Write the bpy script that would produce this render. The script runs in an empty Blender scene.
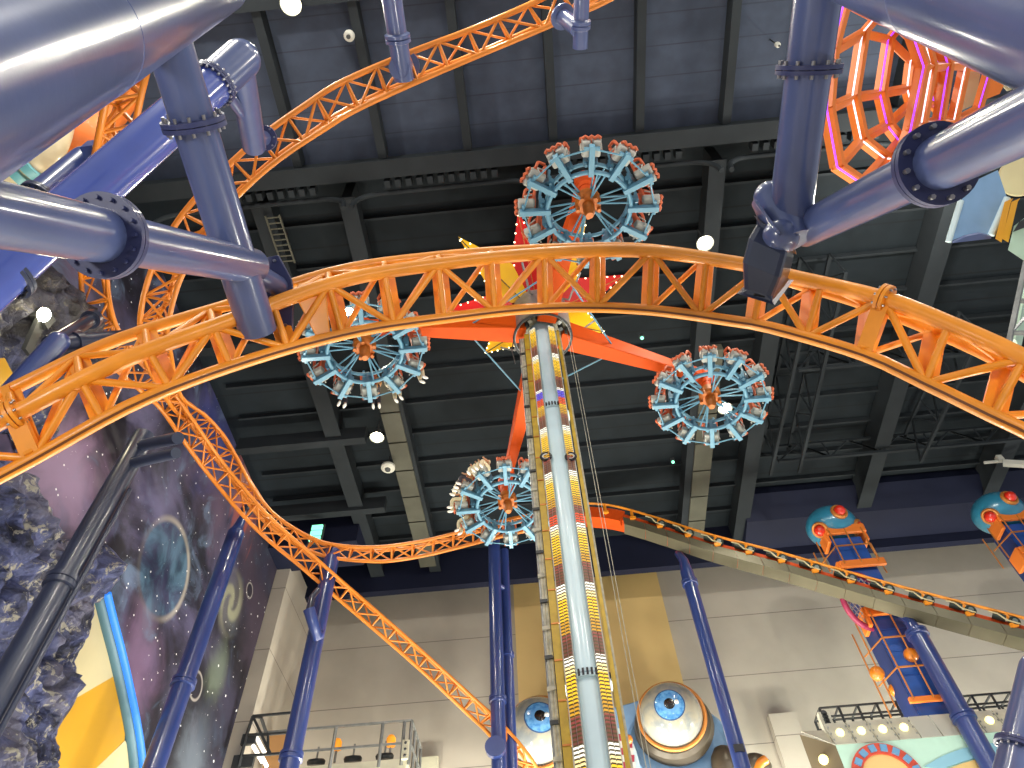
import bpy, math, random
from mathutils import Vector, Matrix, noise
random.seed(7)
V = Vector
PI = math.pi
col = bpy.context.scene.collection

# ---------------------------------------------------------------- camera frame (measured from the vanishing points)
FPX = 720.0
def nrm(v): return v.normalized()
_up = nrm(V((478-512, 384+158, -FPX)))
_f = V((618-512, 384-1335, -FPX)); _f = nrm(_f - _up*_f.dot(_up))
_r = _f.cross(_up)
ROT = Matrix((_r, _f, _up))            # world = ROT @ camera
CAM = V((0, 0, 1.6))
def ray(px, py): return ROT @ V(((px-512)/FPX, (384-py)/FPX, -1.0))
def at(px, py, d): return CAM + ray(px, py)*d           # d = depth along the optical axis
def atX(px, py, X): r = ray(px, py); return CAM + r*(X/r.x)
def atY(px, py, Y): r = ray(px, py); return CAM + r*(Y/r.y)
def atZ(px, py, Z): r = ray(px, py); return CAM + r*((Z-1.6)/r.z)
def proj(p):
    c = ROT.transposed() @ (V(p)-CAM); return 512+FPX*c.x/-c.z, 384-FPX*c.y/-c.z, -c.z

# ---------------------------------------------------------------- materials
def lin(h):
    if not isinstance(h, str): return (*h, 1)
    o = []
    for i in (0, 2, 4):
        c = int(h[i:i+2], 16)/255
        o.append(c/12.92 if c <= .04045 else ((c+.055)/1.055)**2.4)
    return (*o, 1)
def mat(name, color, rough=.5, metal=0, coat=0, emit=None, es=0, var=0, vscale=3, bump=0, bscale=20, spec=.5):
    m = bpy.data.materials.new(name); m.use_nodes = True
    nt = m.node_tree; b = nt.nodes['Principled BSDF']
    b.inputs['Base Color'].default_value = lin(color)
    b.inputs['Roughness'].default_value = rough
    b.inputs['Metallic'].default_value = metal
    b.inputs['Coat Weight'].default_value = coat
    b.inputs['Coat Roughness'].default_value = .12
    b.inputs['Specular IOR Level'].default_value = spec
    if emit:
        b.inputs['Emission Color'].default_value = lin(emit); b.inputs['Emission Strength'].default_value = es
    if var or bump:
        g = nt.nodes.new('ShaderNodeNewGeometry')
        n = nt.nodes.new('ShaderNodeTexNoise'); n.inputs['Scale'].default_value = vscale; n.inputs['Detail'].default_value = 5
        nt.links.new(g.outputs['Position'], n.inputs['Vector'])
        if var:
            r = nt.nodes.new('ShaderNodeMapRange'); r.inputs[1].default_value = .3; r.inputs[2].default_value = .7
            r.inputs[3].default_value = 1-var; r.inputs[4].default_value = 1+var*.6
            nt.links.new(n.outputs['Fac'], r.inputs[0])
            mx = nt.nodes.new('ShaderNodeMix'); mx.data_type = 'RGBA'; mx.blend_type = 'MULTIPLY'; mx.inputs[0].default_value = 1
            mx.inputs[6].default_value = lin(color); nt.links.new(r.outputs[0], mx.inputs[7])
            nt.links.new(mx.outputs[2], b.inputs['Base Color'])
        if bump:
            n2 = nt.nodes.new('ShaderNodeTexNoise'); n2.inputs['Scale'].default_value = bscale; n2.inputs['Detail'].default_value = 4
            nt.links.new(g.outputs['Position'], n2.inputs['Vector'])
            bp = nt.nodes.new('ShaderNodeBump'); bp.inputs['Strength'].default_value = bump; bp.inputs['Distance'].default_value = .05
            nt.links.new(n2.outputs['Fac'], bp.inputs['Height']); nt.links.new(bp.outputs[0], b.inputs['Normal'])
    return m
M = {}
M['pipe'] = mat('navy_gloss_paint', '4a5680', .3, 0, .8, var=.12, vscale=1.3, bump=.04, bscale=6)
M['pipe_lit'] = mat('brightly_lit_blue_paint', '4253a0', .27, 0, .6, var=.1, vscale=1.5)  # stronger light on the slanted pipe is put into this base colour
M['column'] = mat('royal_blue_paint', '2b3c74', .3, 0, .5, var=.12, vscale=1)
M['pipe_dark'] = mat('dark_navy_paint', '2b3247', .35, 0, .4, var=.15, vscale=1.5)
M['flange'] = mat('dark_flange_paint', '2b325c', .5, 0, .1)
M['bolt'] = mat('bolt_steel', 'a0a0a4', .35, .9)
M['bolt_dark'] = mat('dark_bolt_steel', '2c2c30', .4, .7)
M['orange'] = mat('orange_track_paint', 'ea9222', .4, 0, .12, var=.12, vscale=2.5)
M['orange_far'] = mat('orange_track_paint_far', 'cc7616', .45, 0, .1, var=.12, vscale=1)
M['orange_red'] = mat('red_orange_paint', 'c4480f', .5, 0, .0, spec=.25, var=.1)
M['arm_orange'] = mat('arm_orange_paint', 'cc4e0c', .55, 0, .0, spec=.15, var=.06)
M['motor'] = mat('motor_orange', 'b86418', .5, .1, var=.2, vscale=8)
M['wheel_blue'] = mat('gondola_blue', '588ca6', .45, 0, .15)
M['seat_white'] = mat('seat_shell_grey', 'a6a8a2', .5)
M['seat_orange'] = mat('seat_orange', 'c4603a', .55)
M['tower'] = mat('pale_blue_paint', 'bfd8e2', .35, 0, .3, var=.06, vscale=1.5)
M['yellow_tray'] = mat('yellow_cable_tray', 'b99a2c', .5, var=.2, vscale=4)
M['white_cable'] = mat('grey_white_cable', 'b2b0a0', .6, var=.35, vscale=6)
M['steel'] = mat('galvanised_steel', '8c8f8e', .4, .5, var=.2, vscale=4)
M['steel_dark'] = mat('dark_steel', '3a3c3e', .5, .4)
M['red_panel'] = mat('red_star_panel', 'd01c1c', .35, 0, .3)
M['yellow_panel'] = mat('yellow_star_panel', 'f0bc10', .35, 0, .3)
M['bulb'] = mat('warm_bulb', 'ffffff', .4, emit='fff2c0', es=4)
M['lamp'] = mat('floodlight_glow', 'ffffff', .4, emit='fff6d0', es=40)
M['lamp_house'] = mat('lamp_housing', '2e3030', .5, .3)
M['panel_grey'] = mat('panel_tan_grey', '625e4c', .4, .35, var=.15, vscale=.8)
M['tyre'] = mat('tyre_rubber', '1e2c28', .55)
M['tyre_hub'] = mat('tyre_hub_grey', '8a9490', .4, .5)
M['cage_orange'] = mat('cage_orange', 'e07828', .45)
M['neon_purple'] = mat('neon_purple', 'c060ff', .4, emit='9a30ff', es=1.1)
M['neon_white'] = mat('neon_white', 'ffffff', .4, emit='e8ecff', es=1.0)
M['neon_blue'] = mat('neon_blue', '2860b0', .4, emit='2c86f8', es=.85)
M['cream'] = mat('cream_paint', 'b9ae88', .55, var=.06, vscale=.7)
M['gold'] = mat('golden_yellow_paint', 'b88a18', .5, var=.06, vscale=.7)
M['cream_tube'] = mat('cream_tube', 'cdbf9c', .4, 0, .3, var=.08)
M['tube_orange'] = mat('tube_orange', 'd8702c', .45, 0, .2, var=.08)
M['trim_dark'] = mat('slate_trim', '4a7080', .4)
M['teal'] = mat('teal_ring', '5d9fa8', .4)
M['sky_blue'] = mat('sky_blue_paint', '7ea4cc', .5, var=.05)
M['pale_trim'] = mat('pale_trim', 'c4dbe2', .5)
M['slab_yellow'] = mat('slab_yellow', 'e0a02c', .5)
M['pale_green'] = mat('pale_green_paint', 'b9d6c0', .55, var=.05)
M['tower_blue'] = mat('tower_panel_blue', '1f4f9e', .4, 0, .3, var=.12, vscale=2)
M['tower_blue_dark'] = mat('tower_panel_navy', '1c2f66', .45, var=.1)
M['cap_blue'] = mat('cap_blue', '2c7896', .3, 0, .5)
M['red_button'] = mat('red_button', 'cc2a18', .3, 0, .5)
M['brass'] = mat('brass_rim', 'c07a38', .35, .3)
M['magenta'] = mat('magenta_hoop', '942a4c', .45)
M['net'] = mat('net_grey', 'b0a8a0', .6)
M['amber'] = mat('amber_ball', 'd07818', .35, 0, .4)
M['facade_grey'] = mat('facade_grey', 'b7b4a6', .55, var=.08)
M['facade_brown'] = mat('facade_brown', '6a5e48', .6)
M['facade_mint'] = mat('facade_mint', 'b8dccb', .55, var=.04)
M['facade_sand'] = mat('facade_sand', 'd8b878', .55)
M['wave_blue'] = mat('wave_blue', '86b8cc', .5)
M['arch_red'] = mat('arch_red', 'cf4a34', .45)
M['arch_square'] = mat('arch_square_blue', '5f93bc', .45)
M['yellow_bulb'] = mat('yellow_bulb', 'fff4b0', .4, emit='fff0a0', es=1.6)
M['eye_shell'] = mat('eye_housing', '4c4438', .35, .2, var=.2, vscale=1)
M['orange_lamp'] = mat('orange_beacon', 'f0a030', .4, emit='ff9a20', es=.5)
M['fluor'] = mat('fluorescent_tube', 'ffffff', .4, emit='fff8e8', es=1.4)
M['platform'] = mat('platform_cream', 'c3c0a8', .6, var=.12, vscale=2)
M['exit_green'] = mat('exit_sign_green', '90ffd0', .4, emit='80f0c0', es=1.5)
M['skin'] = mat('skin', 'c99a78', .6)
M['hair'] = mat('dark_hair', '1c1614', .6)
M['cloth_cream'] = mat('cream_cloth', 'd8cfae', .8)
M['cloth_white'] = mat('white_cloth', 'd8d8d4', .8)
M['cloth_dark'] = mat('dark_cloth', '3a3640', .8)
M['cloth_tan'] = mat('tan_cloth', 'b88a58', .8)
M['shoe'] = mat('white_shoe', 'e4e4dc', .6)
M['fixture'] = mat('fixture_white', 'b8b8ae', .5)
M['ceil_beam'] = mat('ceiling_beam_grey', '24292d', .75, spec=.2, var=.15, vscale=.8)
M['ceil_pale'] = mat('ceiling_girder_lamplit', '4c4c42', .6, spec=.25, var=.15, vscale=1)  # paler tone carries lamplight on the box girders; the ladder shares it
M['fascia'] = mat('navy_fascia', '10152a', .65, spec=.25, var=.12, vscale=.6)
M['red_tile'] = mat('red_tile', 'a83448', .45)
M['floor'] = mat('floor_tiles', '8a8378', .6, var=.2, vscale=1)

def nodes(name, rough=.6, spec=.4):
    m = bpy.data.materials.new(name); m.use_nodes = True
    nt = m.node_tree; b = nt.nodes['Principled BSDF']; b.inputs['Roughness'].default_value = rough
    b.inputs['Specular IOR Level'].default_value = spec
    g = nt.nodes.new('ShaderNodeNewGeometry')
    return m, nt, b, g.outputs['Position']
class NT:
    def __init__(s, nt): s.nt = nt
    def new(s, t, **k):
        n = s.nt.nodes.new(t)
        for a, v in k.items(): setattr(n, a, v)
        return n
    def ln(s, a, b): s.nt.links.new(a, b)
    def val(s, sock, v):
        if hasattr(v, 'is_output'): s.ln(v, sock)
        else: sock.default_value = v
    def math(s, op, a, b=0, c=0, clamp=False):
        n = s.new('ShaderNodeMath', operation=op, use_clamp=clamp)
        s.val(n.inputs[0], a); s.val(n.inputs[1], b); s.val(n.inputs[2], c); return n.outputs[0]
    def noise(s, vec, scale, detail=5, rough=.55, dist=0):
        n = s.new('ShaderNodeTexNoise'); s.ln(vec, n.inputs['Vector']); n.inputs['Scale'].default_value = scale
        n.inputs['Detail'].default_value = detail; n.inputs['Roughness'].default_value = rough; n.inputs['Distortion'].default_value = dist
        return n.outputs['Fac']
    def sep(s, vec):
        n = s.new('ShaderNodeSeparateXYZ'); s.ln(vec, n.inputs[0]); return n.outputs
    def smooth(s, v, a, b, lo=0, hi=1):
        n = s.new('ShaderNodeMapRange', interpolation_type='SMOOTHSTEP'); s.val(n.inputs[0], v)
        n.inputs[1].default_value = a; n.inputs[2].default_value = b; n.inputs[3].default_value = lo; n.inputs[4].default_value = hi
        return n.outputs[0]
    def mix(s, fac, a, b, mode='MIX'):
        n = s.new('ShaderNodeMix', data_type='RGBA', blend_type=mode)
        s.val(n.inputs[0], fac)
        for sock, v in ((n.inputs[6], a), (n.inputs[7], b)):
            if isinstance(v, str): sock.default_value = lin(v)
            else: s.val(sock, v)
        return n.outputs[2]
    def comb(s, x, y, z):
        n = s.new('ShaderNodeCombineXYZ')
        for i, v in enumerate((x, y, z)): s.val(n.inputs[i], v)
        return n.outputs[0]

def line_mat(name, base, line, axis, period, width, rough=.6, offset=0., var=.1, vscale=.6, spec=.3):
    """flat panels with thin seams every `period` metres along an axis"""
    m, nt, b, pos = nodes(name, rough, spec); T = NT(nt)
    s = T.sep(pos)[axis]
    fr = T.math('FRACT', T.math('DIVIDE', T.math('ADD', s, offset + 1000*period), period))
    msk = T.math('LESS_THAN', fr, width/period)
    n = T.noise(pos, vscale)
    c = T.mix(T.smooth(n, .3, .7, 0, 1), base, base)
    dk = T.mix(1, c, T.comb(*[T.smooth(n, .3, .7, 1-var, 1+var*.5)]*3), 'MULTIPLY')
    T.ln(T.mix(msk, dk, line), b.inputs['Base Color'])
    return m
M['back_wall'] = line_mat('grey_wall_panels', 'aea699', '78716a', 2, 3.98, .05, .6, offset=-24.42, var=.1, vscale=.25)
M['yellow_wall'] = mat('mustard_wall_paint', 'd3b476', .6, var=.06, vscale=.4)
M['ceil_front'] = line_mat('navy_ceiling_panels', '3b4353', '313744', 1, 1.15, .05, .75, var=.15, vscale=1.2, spec=.2)
M['ceil_back'] = line_mat('dark_ceiling_deck', '192025', '14181c', 1, 1.6, .09, .8, var=.2, vscale=.7, spec=.2)

def mural_material():
    m, nt, b, pos = nodes('space_mural_paint', .55, .3); T = NT(nt)
    s = T.sep(pos); y, z = s[1], s[2]
    n1 = T.noise(pos, .22, 6, .6, .6); n2 = T.noise(pos, .5, 7, .62, 1.0); n3 = T.noise(pos, .16, 4, .5, .3)
    c = T.mix(T.smooth(n1, .4, .68), '1f1e28', '5c5878')
    c = T.mix(T.smooth(n3, .5, .66), c, '66566c')
    c = T.mix(T.math('MULTIPLY', T.smooth(n2, .52, .72), .7), c, '667894')
    def blob(cy, cz, ry, rz, inner=.0, outer=1.):
        dy = T.math('DIVIDE', T.math('SUBTRACT', y, cy), ry); dz = T.math('DIVIDE', T.math('SUBTRACT', z, cz), rz)
        r = T.math('SQRT', T.math('ADD', T.math('MULTIPLY', dy, dy), T.math('MULTIPLY', dz, dz)))
        return r
    wob = T.math('MULTIPLY', T.math('SUBTRACT', n2, .5), 1.6)
    # darker right hand side
    c = T.mix(T.smooth(T.math('ADD', y, T.math('MULTIPLY', wob, 2.)), 25.5, 31, 0, .7), c, '1c1a1f')
    # purple field left
    r = T.math('ADD', blob(15.6, 20., 3.2, 2.6), wob); c = T.mix(T.smooth(r, 1.1, .2, 0, .85), c, '846c8a')
    r = T.math('ADD', blob(23.6, 17.0, 2.6, 2.6), wob); c = T.mix(T.smooth(r, 1.2, .2, 0, .6), c, '7c6284')
    # red nebula near the far top corner
    nr = T.noise(T.comb(T.math('MULTIPLY', s[0], 1), T.math('MULTIPLY', y, 1.4), T.math('MULTIPLY', z, .35)), .9, 6, .6, .8)
    r = T.math('ADD', blob(27.4, 31.0, 2.4, 4.5), T.math('MULTIPLY', T.math('SUBTRACT', nr, .5), 2.4)); c = T.mix(T.smooth(r, 1.1, .1, 0, .9), c, 'a8584c')
    r = T.math('ADD', blob(26.6, 31.5, .8, 3.2), T.math('MULTIPLY', T.math('SUBTRACT', nr, .5), 2.4)); c = T.mix(T.smooth(r, 1., .1, 0, .6), c, 'b08a80')
    r = T.math('ADD', blob(22.5, 29.5, 3.2, 3.4), wob); c = T.mix(T.smooth(r, 1.1, .2, 0, .7), c, '3c4480')
    # big dim planet with a bright rim
    r = blob(23.15, 21.75, 2.0, 2.1)
    c = T.mix(T.smooth(r, 1., .9, 0, .65), c, T.mix(T.smooth(n2, .4, .65), '2c3050', '4a6c84'))
    rim = T.math('MULTIPLY', T.smooth(r, .9, 1.0), T.smooth(r, 1.12, 1.0))
    ang = T.math('ADD', T.math('SUBTRACT', y, 23.15), T.math('SUBTRACT', z, 22.5))
    c = T.mix(T.math('MULTIPLY', rim, T.smooth(ang, -2.6, .6, .1, .8)), c, 'a39d94')
    # spiral galaxy
    dy = T.math('SUBTRACT', y, 29.4); dz = T.math('MULTIPLY', T.math('SUBTRACT', z, 24.55), .85)
    rr = T.math('SQRT', T.math('ADD', T.math('MULTIPLY', dy, dy), T.math('MULTIPLY', dz, dz)))
    th = T.math('ARCTAN2', dz, dy)
    sp = T.math('SINE', T.math('ADD', T.math('MULTIPLY', th, 2.), T.math('MULTIPLY', rr, -5.5)))
    g = T.math('MULTIPLY', T.smooth(sp, -.6, .9, .25, 1), T.smooth(rr, 1.75, .6))
    g = T.math('MAXIMUM', g, T.smooth(rr, .5, .1))
    c = T.mix(T.math('MULTIPLY', g, .85), c, '8f8f78')
    # greenish clouds under the galaxy
    r = T.math('ADD', blob(30.2, 21.2, 1.4, 1.9), wob); c = T.mix(T.smooth(r, 1.1, .1, 0, .6), c, '6c7866')
    r = T.math('ADD', blob(30.4, 17.0, 1.9, 3.2), wob); c = T.mix(T.smooth(r, 1.1, .1, 0, .6), c, '6a7482')
    # little ringed moons
    for cy, cz, q in ((28.7, 19.65, .62), (30.9, 26.4, .42)):
        r = blob(cy, cz, q, q)
        rim = T.math('MULTIPLY', T.smooth(r, .8, .95), T.smooth(r, 1.1, 1.0))
        c = T.mix(T.smooth(r, 1., .95, 0, .8), c, '25232c'); c = T.mix(T.math('MULTIPLY', rim, .8), c, '9a9490')
    # stars
    for sc, th0, k in ((2.2, .085, 1.), (1.0, .06, 1.), (4.6, .1, .7), (3.1, .09, .8)):
        v = T.new('ShaderNodeTexVoronoi'); T.ln(pos, v.inputs['Vector']); v.inputs['Scale'].default_value = sc
        keep = T.smooth(T.sep(v.outputs['Color'])[0], .45, .55)
        st = T.math('MULTIPLY', T.math('LESS_THAN', v.outputs['Distance'], th0*(1 if sc < 4 else 1.3)), keep)
        c = T.mix(T.math('MULTIPLY', st, k), c, 'e8e8e8')
    T.ln(c, b.inputs['Base Color'])
    return m
M['mural'] = mural_material()

def rock_material():
    m, nt, b, pos = nodes('painted_rock', .55, .45); T = NT(nt)
    n1 = T.noise(pos, 1.1, 6, .65, .8); n2 = T.noise(pos, .5, 4); n3 = T.noise(pos, 2.2, 6, .7, .5)
    c = T.mix(T.smooth(n1, .35, .6), '22253a', '5d6596')
    c = T.mix(T.smooth(n2, .48, .6, 0, .75), c, '77758a')
    c = T.mix(T.smooth(n3, .55, .62, 0, .95), c, 'bcb7a8')
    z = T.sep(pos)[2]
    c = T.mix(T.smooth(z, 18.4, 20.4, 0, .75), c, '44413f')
    T.ln(c, b.inputs['Base Color'])
    bp = T.new('ShaderNodeBump'); bp.inputs['Strength'].default_value = 1; bp.inputs['Distance'].default_value = .5
    T.ln(T.noise(pos, 2.5, 8, .7, .5), bp.inputs['Height']); T.ln(bp.outputs[0], b.inputs['Normal'])
    return m
M['rock'] = rock_material()

def led_material():
    """two columns of coloured LED dots chasing up the tower"""
    m, nt, b, pos = nodes('led_strip', .4); T = NT(nt)
    z = T.sep(pos)[2]
    oc = T.new('ShaderNodeTexCoord')
    zc = T.math('MULTIPLY', z, 1/2.05)
    fr = T.math('FRACT', zc)
    rmp = T.new('ShaderNodeValToRGB'); rmp.color_ramp.interpolation = 'CONSTANT'
    els = [(0, 'ffc820'), (.2, 'ffe9a0'), (.3, 'fffdf0'), (.42, '54122a'), (.62, '7c1c34'), (.72, 'c89018'), (.88, 'e8b820')]
    cr = rmp.color_ramp
    while len(cr.elements) < len(els): cr.elements.new(.5)
    for e, (p, h) in zip(cr.elements, els): e.position = p; e.color = lin(h)
    T.ln(fr, rmp.inputs[0])
    blk = T.math('FRACT', T.math('MULTIPLY', z, 1/5.3))
    c = T.mix(T.math('MULTIPLY', T.math('GREATER_THAN', blk, .93), T.math('GREATER_THAN', z, 19.)), rmp.outputs[0], '3838e0')
    c = T.mix(T.math('MULTIPLY', T.math('GREATER_THAN', blk, .86), T.math('MULTIPLY', T.math('LESS_THAN', blk, .93), T.math('GREATER_THAN', z, 12.))), c, 'e02818')
    dots = T.math('LESS_THAN', T.math('FRACT', T.math('MULTIPLY', z, 11.)), .55)
    tint = T.mix(dots, '000000', c)
    T.ln(tint, b.inputs['Emission Color']); b.inputs['Emission Strength'].default_value = 1.35
    b.inputs['Base Color'].default_value = lin('5c4e2c')
    return m
M['led'] = led_material()

def eye_material(name, ctr, axis, R):
    """painted glossy eyeball: iris and pupil round an axis"""
    m, nt, b, pos = nodes(name, .25, .5); T = NT(nt)
    sub = T.new('ShaderNodeVectorMath', operation='SUBTRACT'); T.ln(pos, sub.inputs[0]); sub.inputs[1].default_value = ctr
    nn = T.new('ShaderNodeVectorMath', operation='NORMALIZE'); T.ln(sub.outputs[0], nn.inputs[0])
    dt = T.new('ShaderNodeVectorMath', operation='DOT_PRODUCT'); T.ln(nn.outputs[0], dt.inputs[0]); dt.inputs[1].default_value = axis
    a = T.math('ARCCOSINE', dt.outputs['Value'])
    n = T.noise(pos, 1.2, 5); n2 = T.noise(pos, 4, 4)
    c = T.mix(T.smooth(n, .4, .65), 'a09a88', '7a8082')
    up = T.sep(nn.outputs[0])[2]
    c = T.mix(T.math('LESS_THAN', a, .50), c, '2c4c74')
    c = T.mix(T.math('LESS_THAN', a, .46), c, T.mix(T.smooth(n2, .35, .65), '3a78b8', '6aa4d4'))
    c = T.mix(T.smooth(a, .30, .2), c, '5c94c8')
    c = T.mix(T.math('LESS_THAN', a, .17), c, '050506')
    T.ln(c, b.inputs['Base Color']); b.inputs['Coat Weight'].default_value = .6
    return m

# ---------------------------------------------------------------- mesh builder
class MB:
    def __init__(s): s.v = []; s.f = []; s.mi = []; s.sm = []
    def add(s, vs, fs, mi=0, smooth=False):
        o = len(s.v); s.v += [V(p) for p in vs]
        for f in fs: s.f.append([i+o for i in f]); s.mi.append(mi); s.sm.append(smooth)
    def tube(s, pts, r, seg=12, caps=True, mi=0, closed=False):
        pts = [V(p) for p in pts]; n = len(pts)
        rs = list(r) if hasattr(r, '__len__') else [r]*n
        rings = []; t0 = None; u = None
        for i in range(n):
            if closed: t = pts[(i+1) % n]-pts[i-1]
            elif i == 0: t = pts[1]-pts[0]
            elif i == n-1: t = pts[-1]-pts[-2]
            else: t = nrm(pts[i+1]-pts[i])+nrm(pts[i]-pts[i-1])
            t = nrm(t)
            if u is None:
                u = t.orthogonal().normalized()
            else:
                u = (u - t*u.dot(t)); u = u.normalized() if u.length > 1e-6 else t.orthogonal().normalized()
            w = t.cross(u)
            rings.append([pts[i]+(u*math.cos(2*PI*k/seg)+w*math.sin(2*PI*k/seg))*rs[i] for k in range(seg)])
        vs = [p for q in rings for p in q]; fs = []
        for i in range(n if closed else n-1):
            a = i*seg; b = ((i+1) % n)*seg
            for k in range(seg):
                k2 = (k+1) % seg; fs.append((a+k, a+k2, b+k2, b+k))
        s.add(vs, fs, mi, True)
        if caps and not closed:
            s.add(rings[0], [tuple(range(seg))[::-1]], mi); s.add(rings[-1], [tuple(range(seg))], mi)
        return s
    def box(s, c, sx, sy, sz, ax=None, mi=0):
        c = V(c); a = ax or (V((1, 0, 0)), V((0, 1, 0)), V((0, 0, 1)))
        vs = [c+a[0]*(sx/2*i)+a[1]*(sy/2*j)+a[2]*(sz/2*k) for i in (-1, 1) for j in (-1, 1) for k in (-1, 1)]
        s.add(vs, [(0, 1, 3, 2), (4, 6, 7, 5), (0, 4, 5, 1), (2, 3, 7, 6), (0, 2, 6, 4), (1, 5, 7, 3)], mi); return s
    def bar(s, p, q, w, h, up=None, w2=None, h2=None, mi=0):
        p = V(p); q = V(q); t = nrm(q-p); up = V(up) if up else V((0, 0, 1))
        if abs(t.dot(nrm(up))) > .98: up = t.orthogonal()
        sd = nrm(t.cross(up)); u = sd.cross(t); w2 = w2 or w; h2 = h2 or h
        vs = []
        for c, a, b in ((p, w, h), (q, w2, h2)):
            vs += [c+sd*(a/2*i)+u*(b/2*j) for i, j in ((-1, -1), (1, -1), (1, 1), (-1, 1))]
        s.add(vs, [(0, 1, 2, 3)[::-1], (4, 5, 6, 7), (0, 1, 5, 4), (1, 2, 6, 5), (2, 3, 7, 6), (3, 0, 4, 7)], mi); return s
    def prism(s, poly, ext, mi=0):
        poly = [V(p) for p in poly]; ext = V(ext); n = len(poly)
        s.add(poly+[p+ext for p in poly], [tuple(range(n))[::-1], tuple(range(n, 2*n))]+[(i, (i+1) % n, n+(i+1) % n, n+i) for i in range(n)], mi); return s
    def loft(s, a, b, mi=0):
        n = len(a); s.add([V(p) for p in a]+[V(p) for p in b], [tuple(range(n))[::-1], tuple(range(n, 2*n))]+[(i, (i+1) % n, n+(i+1) % n, n+i) for i in range(n)], mi); return s
    def lathe(s, o, axis, prof, seg=24, mi=0, smooth=True):
        o = V(o); t = nrm(V(axis)); u = t.orthogonal().normalized(); w = t.cross(u)
        for i in range(len(prof)-1):
            vs = []
            for r, h in (prof[i], prof[i+1]):
                vs += [o+t*h+(u*math.cos(2*PI*k/seg)+w*math.sin(2*PI*k/seg))*max(r, 1e-4) for k in range(seg)]
            s.add(vs, [(k, (k+1) % seg, seg+(k+1) % seg, seg+k) for k in range(seg)], mi, smooth)
        return s
    def cyl(s, p, q, r, seg=16, mi=0): return s.tube([p, q], r, seg, True, mi)
    def ring(s, c, axis, R, r, seg=32, rs=8, mi=0, ex=1.):
        t = nrm(V(axis)); u = t.orthogonal().normalized(); w = t.cross(u); c = V(c)
        return s.tube([c+(u*math.cos(2*PI*k/seg)+w*math.sin(2*PI*k/seg)*ex)*R for k in range(seg)], r, rs, False, mi, True)
    def ball(s, c, r, axes=None, seg=16, rings=10, mi=0):
        c = V(c); rr = r if hasattr(r, '__len__') else (r, r, r); a = axes or (V((1, 0, 0)), V((0, 1, 0)), V((0, 0, 1)))
        vs = []; fs = []
        for i in range(rings+1):
            th = PI*i/rings
            for k in range(seg):
                ph = 2*PI*k/seg
                vs.append(c+a[0]*(rr[0]*math.sin(th)*math.cos(ph))+a[1]*(rr[1]*math.sin(th)*math.sin(ph))+a[2]*(rr[2]*math.cos(th)))
        for i in range(rings):
            for k in range(seg):
                k2 = (k+1) % seg; fs.append((i*seg+k, (i+1)*seg+k, (i+1)*seg+k2, i*seg+k2))
        s.add(vs, fs, mi, True); return s
    def build(s, name, mats, parent=None, bevel=0):
        if not isinstance(mats, (list, tuple)): mats = [mats]
        org = V((0, 0, 0))
        if parent is not None:
            p = parent
            while p is not None: org += p.location; p = p.parent
        me = bpy.data.meshes.new(name)
        me.from_pydata([tuple(p-org) for p in s.v], [], s.f)
        for m in mats: me.materials.append(M[m] if isinstance(m, str) else m)
        me.polygons.foreach_set('material_index', s.mi); me.polygons.foreach_set('use_smooth', s.sm)
        me.update()
        o = bpy.data.objects.new(name, me); col.objects.link(o)
        if parent is not None: o.parent = parent
        if bevel:
            b = o.modifiers.new('bevel', 'BEVEL'); b.width = bevel; b.segments = 2; b.limit_method = 'ANGLE'
        return o
def tag(o, label=None, cat=None, group=None, kind=None):
    if label: o['label'] = label
    if cat: o['category'] = cat
    if group: o['group'] = group
    if kind: o['kind'] = kind
    return o
def thing(name, label, cat, loc=(0, 0, 0), group=None):
    o = bpy.data.objects.new(name, None); col.objects.link(o); o.location = loc; o.empty_display_size = .2
    return tag(o, label, cat, group)
def children(o): return [c for c in bpy.data.objects if c.parent == o]
def copy_tree(o, parent=None):
    c = o.copy(); col.objects.link(c)
    if parent is not None: c.parent = parent
    for ch in list(o.children): copy_tree(ch, c)
    return c
def struct(o): o['kind'] = 'structure'; return o
def crom(pts, n):
    """Catmull-Rom through pts, n samples per span"""
    out = []; P = [V(p) for p in pts]; P = [P[0]*2-P[1]]+P+[P[-1]*2-P[-2]]
    for i in range(1, len(P)-2):
        for k in range(n):
            t = k/n; a, b, c, d = P[i-1:i+3]
            out.append(.5*((2*b)+(c-a)*t+(2*a-5*b+4*c-d)*t*t+(3*b-a-3*c+d)*t**3))
    out.append(P[-2]); return out
LAMP, HALL, LOW, WASH, OVER, WORLD = 1500, 2300, 1400, 6500, 800, .5      # watts of the visible floods, other floods, added low fill, added wall wash, overhead floods; ambient
# ================================================================ the hall
MB().box((6, 16, -.15), 52, 56, .3).build('floor', 'floor')['kind'] = 'structure'
# ceiling: navy panelled zone in front, dark deck further back
struct(MB().box((10, 3.2, 31.9), 64, 15.4, .3).build('ceiling', 'ceil_front'))
struct(MB().box((10, 26.2, 32.9), 64, 30.6, .3).build('ceiling', 'ceil_back'))
struct(MB().box((9, 40.3, 16.5), 52, .6, 33).build('wall_back', 'back_wall'))
# left wall: a painted mural, its grey return pier at the far end
struct(MB().box((-16.3, 13.7, 15.6), .6, 39.4, 31.2).build('wall_left', 'mural'))
struct(MB().box((-15.9, 36.7, 15.4), 1.4, 6.5, 30.8).build('wall_pier', 'back_wall'))
n_trim = 0
def trim(mb, m):
    global n_trim; n_trim += 1
    return struct(mb.build('trim_%d' % n_trim, m))
# ribs of the front ceiling
for k in range(-2, 7):
    x = -5.12+3.53*k
    trim(MB().box((x, 3.2, 31.4), .34, 13.6, .75), 'ceil_beam')
trim(MB().box((8, 3.75, 31.35), 60, .5, .9).box((8, 3.75, 30.85), 60, .8, .1), 'ceil_beam')
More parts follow.
